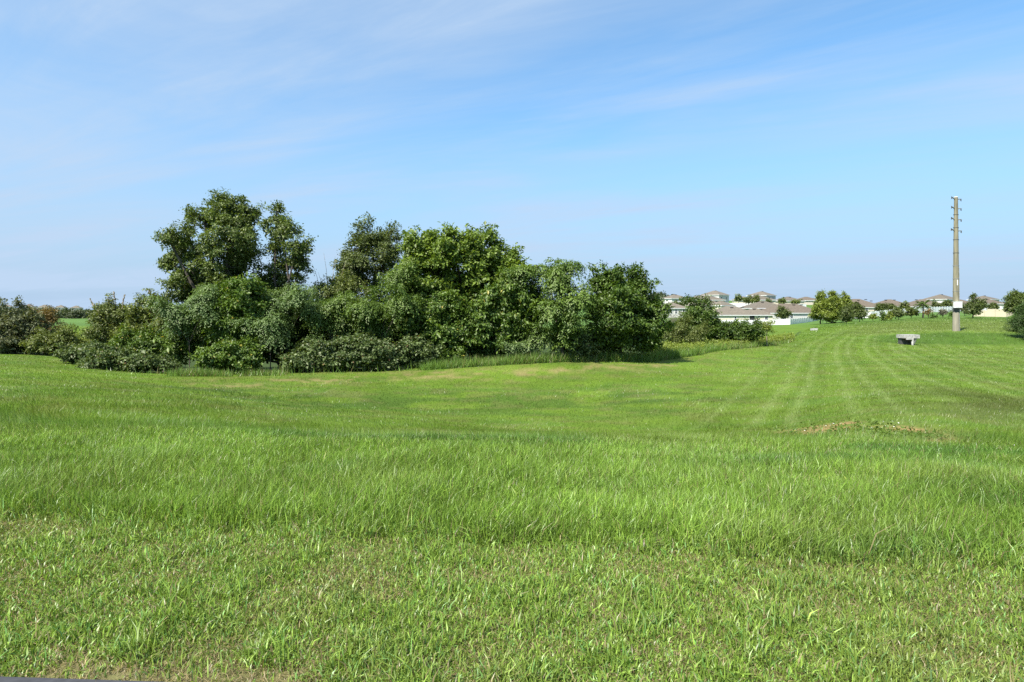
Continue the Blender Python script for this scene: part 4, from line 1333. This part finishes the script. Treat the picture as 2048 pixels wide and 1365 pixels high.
# ------------------------------------------------------------------ fences
def fence(label, pts, h, post_col='vinyl', name='vinyl_fence', step=2.4, group=None, base=None):
    """pts: (column, distance) corners; panels and posts follow the ground"""
    P = [((sx - CX) / F * Y, Y) for sx, Y in pts]
    ox, oy = P[0]
    oz = gz(ox, oy)
    t = thing(name, label, 'fence', (ox, oy, oz), group=group)
    posts = []
    panels = []
    for (xa, ya), (xb, yb) in zip(P[:-1], P[1:]):
        L = math.hypot(xb - xa, yb - ya)
        n = max(1, round(L / step))
        q = [(xa + (xb - xa) * i / n, ya + (yb - ya) * i / n) for i in range(n + 1)]
        panels += list(zip(q[:-1], q[1:]))
        posts += q if not posts else q[1:]
    for (x0, y0), (x1, y1) in panels:
        za, zb = gz(x0, y0), gz(x1, y1)
        zt = (za + zb) / 2
        rz = math.atan2(y1 - y0, x1 - x0)
        L = math.hypot(x1 - x0, y1 - y0) - 0.13
        c = ((x0 + x1) / 2 - ox, (y0 + y1) / 2 - oy)
        m = MB()
        m.box((c[0], c[1], zt - oz + h / 2 - 0.15), (L, 0.035, h - 0.1 + 0.3), rz)
        m.box((c[0], c[1], zt - oz + h - 0.08), (L, 0.06, 0.14), rz)
        m.box((c[0], c[1], zt - oz + 0.10), (L, 0.06, 0.14), rz)
        nb = int(L / 0.3)
        for i in range(nb):
            f = (i + 0.5) / nb - 0.5
            m.box((c[0] + math.cos(rz) * L * f, c[1] + math.sin(rz) * L * f, zt - oz + h / 2), (0.02, 0.05, h - 0.36), rz)
        m.build('fence_panel', M[post_col], t)
    for x, y in posts:
        z = gz(x, y) - oz
        m = MB()
        m.box((x - ox, y - oy, z + h / 2 + 0.02), (0.13, 0.13, h + 0.10))
        m.box((x - ox, y - oy, z + h + 0.09), (0.17, 0.17, 0.05), taper=0.6)
        m.build('fence_post', M[post_col], t)
    return t


fence('near white vinyl fence turning its corner in front of the cream house', [(1425, 196), (1580, 188), (1648, 226)], 1.62)
fence('long white vinyl fence behind the young trees, below the brown roofs', [(1690, 214), (1742, 208), (1840, 220), (1930, 244), (2030, 250)], 1.95)
fence('upper white fence between the skyline houses, left stretch', [(1455, 281), (1500, 281)], 2.3, step=3)
fence('upper white fence between the skyline houses, middle stretch', [(1503, 279), (1566, 277)], 2.3, step=3)
fence('upper white fence below the low roof right of the skyline pair', [(1568, 283), (1612, 288)], 2.0, step=3)
fence('cream slatted fence by the tall dark sapling on the right', [(1948, 168), (2012, 164), (2026, 200), (1975, 205)], 1.65, 'vinylcream', step=2.0)


# ------------------------------------------------------------------ young trees on the right
def small_tree(label, sx, Y, top, base, hw, mat='l_oak2', leaf=None, spacing=None, per=16, seed=1, cat='tree', name='young_tree', clear=0.25, group='young trees along the fences', bark='bark', shape='round', r0=None):
    hw *= 0.82
    top += 2.5
    Hpx = base - top
    c0 = base - Hpx * clear
    hh = (c0 - top) / 2
    if shape == 'round':
        lb = [(sx - hw * 0.2, top + hh * 0.75, hw * 0.7, hh * 0.75), (sx + hw * 0.3, top + hh * 1.15, hw * 0.72, hh * 0.75), (sx - hw * 0.35, top + hh * 1.35, hw * 0.65, hh * 0.6)]
    elif shape == 'cone':
        lb = [(sx, top + hh * 0.35, hw * 0.32, hh * 0.42), (sx, top + hh * 0.95, hw * 0.7, hh * 0.6), (sx, top + hh * 1.55, hw * 1.05, hh * 0.55)]
    else:
        lb = [(sx, top + hh, hw, hh)]
    k = Y / F
    sp = spacing or max(0.30, 4.2 * k)
    lf = leaf or (max(0.13, 2.3 * k), max(0.07, 1.3 * k))
    rng = np.random.default_rng(seed)
    bx, by = (sx - CX) * k, Y
    bz = gz(bx, by)
    lobes = [(((l[0] - CX) * k - bx, 0, EYE + (HOR - l[1]) * k - bz), (l[2] * k, 0.9 * l[2] * k, l[3] * k)) for l in lb]
    cc, dd = cluster_centres(lobes, sp, rng, 0.3, 0.5)
    cc[:, 2] = np.maximum(cc[:, 2], 0.2)
    t = thing(name, label, cat, (bx, by, bz), group=group)
    mb = MB()
    limbs(mb, (0, 0, -0.2), lobes, r0 or max(0.07, 0.022 * (lobes[0][0][2] + 1)), cc, rng, 25)
    mb.build('trunk', M[bark], t)
    link('crown', leaf_mesh('crown', *twig_leaves(cc, dd, per, sp * 0.95, lf, rng), M[mat]), t)
    return t


YG = 'young trees along the fences'
small_tree('bright green pointed tree in front of the near white fence, left of its pair', 1641, 168, 582, 645, 20, 'l_yellow', per=22, seed=101, clear=0.13, shape='cone', r0=0.15)
small_tree('bright green pointed tree in front of the near white fence, right of its pair', 1664, 165, 580, 647, 22, 'l_yellow', per=22, seed=102, clear=0.14, shape='cone', r0=0.15)
small_tree('third bright green tree, at the left end of the long fence', 1690, 172, 586, 644, 20, 'l_yellow', per=22, seed=103, clear=0.12, shape='cone', r0=0.15)
small_tree('small grey-green tree before the third bright tree', 1693, 150, 612, 648, 13, 'l_oak2', seed=104, clear=0.2)
small_tree('round dark tree on a thin trunk, first along the long fence', 1719, 158, 606, 646, 16, 'l_oak2', seed=105, clear=0.26)
small_tree('thin pale sapling left of the dark narrow bush', 1746, 155, 623, 645, 7, 'l_yellow', per=9, seed=106, clear=0.3)
small_tree('narrow dark conical shrub by the long fence', 1766, 152, 623, 644, 5.5, 'l_dark', seed=107, clear=0.05, shape='one')
small_tree('dark crown rising behind the long fence, left one', 1764, 232, 606, 640, 12, 'l_oak2', seed=108, clear=0.3)
small_tree('dark crown rising behind the long fence, right one', 1784, 234, 604, 640, 10, 'l_oak2', seed=109, clear=0.3)
small_tree('pale thin sapling beside the dark flat-topped tree', 1781, 150, 622, 642, 7, 'l_yellow', per=9, seed=110, clear=0.3)
small_tree('dark flat-topped tree standing clear of the long fence', 1797, 150, 614, 642, 12, 'l_oak2', seed=111, clear=0.35)
small_tree('olive crown behind the fence left of the palm', 1812, 232, 602, 640, 10, 'l_olive', seed=112, clear=0.3)
small_tree('leaning olive tree left of the palm', 1823, 158, 614, 639, 13, 'l_olive', seed=113, clear=0.3)
small_tree('reddish bare sapling just right of the palm', 1857, 150, 616, 637, 6, 'l_rust', per=7, seed=114, clear=0.35)
small_tree('low round dark bush right of the palm', 1866, 152, 626, 636, 6, 'l_dark', seed=115, clear=0.0, shape='one', name='round_bush', cat='bush')
small_tree('dark crown behind the fence, right of the palm', 1873, 248, 601, 632, 8, 'l_oak2', seed=116, clear=0.3)
small_tree('pale wispy sapling left of the pole', 1886, 152, 614, 635, 8, 'l_scrub', per=8, seed=117, clear=0.3)
small_tree('dark crown behind the fence just left of the pole', 1897, 252, 599, 632, 9, 'l_oak2', seed=118, clear=0.3)
small_tree('tiny dark bush close beside the pole', 1903, 158, 623, 634, 3.5, 'l_dark', seed=119, clear=0.0, shape='one', name='round_bush', cat='bush')
small_tree('grey wispy tree right of the pole', 1929, 172, 606, 633, 9, 'l_grey', per=9, seed=120, clear=0.25)
small_tree('tall dark sapling with a pointed top right of the pole', 1946, 148, 589, 638, 14, 'l_oak2', per=12, seed=121, clear=0.22, shape='cone', r0=0.14)
small_tree('dark tree behind the cream fence, left', 1963, 212, 599, 628, 10, 'l_oak2', seed=122, clear=0.3)
small_tree('dark tree behind the cream fence, right', 1989, 214, 605, 628, 10, 'l_oak2', seed=123, clear=0.3)
small_tree('small dark tree between the upper fence stretches', 1497, 276, 591, 612, 8, 'l_oak2', seed=124, clear=0.2, group='trees on the house hill')
small_tree('round dark tree before the white skyline house', 1477, 290, 589, 606, 7, 'l_oak2', seed=125, clear=0.25, group='trees on the house hill')
small_tree('small round tree before the low tan roof of the grey skyline house', 1513, 274, 592, 606, 6.5, 'l_olive', seed=126, clear=0.2, group='trees on the house hill')
small_tree('little tree in the middle of the upper fence', 1537, 272, 597, 608, 4.5, 'l_oak2', seed=127, clear=0.2, group='trees on the house hill')
small_tree('round tree at the right end of the upper middle fence', 1566, 272, 595, 610, 8, 'l_oak2', seed=128, clear=0.2, group='trees on the house hill')
small_tree('little olive tree before the low roof right of the skyline pair', 1591, 280, 598, 610, 4.5, 'l_olive', seed=129, clear=0.2, group='trees on the house hill')
small_tree('bright green bush below the upper fence', 1512, 262, 606, 618, 8, 'l_mid', seed=130, clear=0.0, shape='one', name='round_bush', cat='bush', group='trees on the house hill')
small_tree('grey-green tree between the cream house and the broad brown roof', 1566, 206, 612, 645, 13, 'l_oak2', per=13, seed=131, clear=0.2, group='trees on the house hill')
small_tree('grey bush before the leftmost skyline house', 1351, 285, 597, 610, 5, 'l_oak2', seed=132, clear=0.1, shape='one', name='round_bush', cat='bush', group='trees on the house hill')
small_tree('dark spreading bush between the leftmost houses', 1364, 270, 602, 614, 7, 'l_oak2', seed=133, clear=0.1, shape='one', name='round_bush', cat='bush', group='trees on the house hill')
small_tree('large dark oak crown cut by the right edge', 2040, 150, 582, 636, 30, 'l_oak', per=26, seed=134, clear=0.12, name='oak_tree', group=None, r0=0.25)


def palm(label, sx, Y, top, base, hw):
    rng = np.random.default_rng(150)
    X, _, z = spot(sx, Y)
    k = Y / F
    t = thing('palm_tree', label, 'palm', (X, Y, z), group=YG)
    ch = zrow(top + 9, Y) - z
    m = MB()
    m.tube([(0, 0, -0.2), (0.05, 0, ch * 0.5), (0, 0, ch)], [0.22, 0.17, 0.16], 9)
    m.build('trunk', M['bark'], t)
    Ps, Ds, Ns = [], [], []
    for q in range(38):
        a = rng.uniform(0, 6.28); el = rng.uniform(-0.5, 1.4)
        L = hw * k * rng.uniform(0.9, 1.15)
        for s in np.linspace(0.15, 1, 14):
            hx = L * s * math.cos(el * 0.8)
            p = Vector((hx * math.cos(a), hx * math.sin(a), ch + L * s * math.sin(el) - 0.45 * L * s * s))
            for sg in (-1, 1):
                aa = a + sg * 0.7
                Ps.append(p); Ds.append((math.cos(aa), math.sin(aa), -0.35)); Ns.append((rng.normal(0, .3), rng.normal(0, .3), 1))
    n = len(Ps)
    me = leaf_mesh('frond', np.array(Ps), np.array(Ds), np.array(Ns), np.full(n, 0.5), np.full(n, 0.10), rng.uniform(0.1, .9, n), M['l_dark'])
    link('crown', me, t)


palm('small palm with a full round head before the long fence', 1846, 156, 601, 636, 16)


def pine(label, sx, Y, top, base, hw):
    rng = np.random.default_rng(160)
    X, _, z = spot(sx, Y)
    k = Y / F
    t = thing('pine_tree', label, 'pine', (X, Y, z))
    Hh = zrow(top, Y) - z
    m = MB()
    m.tube([(0, 0, -0.2), (0, 0, Hh * 0.5), (0, 0, Hh)], [0.14, 0.09, 0.02], 8)
    cc, dd = [], []
    for q in range(70):
        f = rng.uniform(0.06, 0.97)
        a = rng.uniform(0, 6.28)
        L = hw * k * (1.05 - f) * rng.uniform(0.75, 1.15)
        p0 = Vector((0, 0, Hh * f))
        p1 = p0 + Vector((L * math.cos(a), L * math.sin(a), 0.25 * L))
        m.tube([p0, p0.lerp(p1, 0.6), p1], [0.035, 0.022, 0.008], 5)
        for s in np.linspace(0.35, 1.0, 6):
            cc.append(p0.lerp(p1, s)); dd.append((math.cos(a), math.sin(a), 0.5))
    m.build('trunk', M['bark'], t)
    data = twig_leaves(np.array(cc), np.array(dd), 34, 0.42, (0.26, 0.035), rng, droop=-0.15, flat=0.8)
    link('crown', leaf_mesh('crown', *data, M['l_pine']), t)


pine('young pine with spreading needle branches at the right edge', 2052, 82, 612, 676, 42)


# ------------------------------------------------------------------ far woods
def far_woods():
    rng = np.random.default_rng(170)
    cc, dd = [], []
    for q in range(420):
        sx = rng.uniform(-500, 1330)
        Y = 420 + rng.uniform(0, 60)
        X = (sx - CX) / F * Y
        z = gz(X, Y)
        h = rng.uniform(4.0, 5.8) * (0.85 + 0.3 * vnoise(np.array([sx * 0.02]), np.array([0.0]), 3)[0])
        r = rng.uniform(3.0, 5.5)
        c, d = cluster_centres([((X, Y, z + h * 0.52), (r, r, h * 0.5))], 1.7, rng, 0.15, 0.5)
        cc.append(c); dd.append(d)
    cc, dd = np.concatenate(cc), np.concatenate(dd)
    data = twig_leaves(cc, dd, 7, 1.7, (1.0, 0.6), rng)
    o = link('distant_woods', leaf_mesh('distant_woods', *data, M['l_far']))
    tag(o, 'dark strip of distant woods along the left horizon', 'woods', kind='stuff')


far_woods()
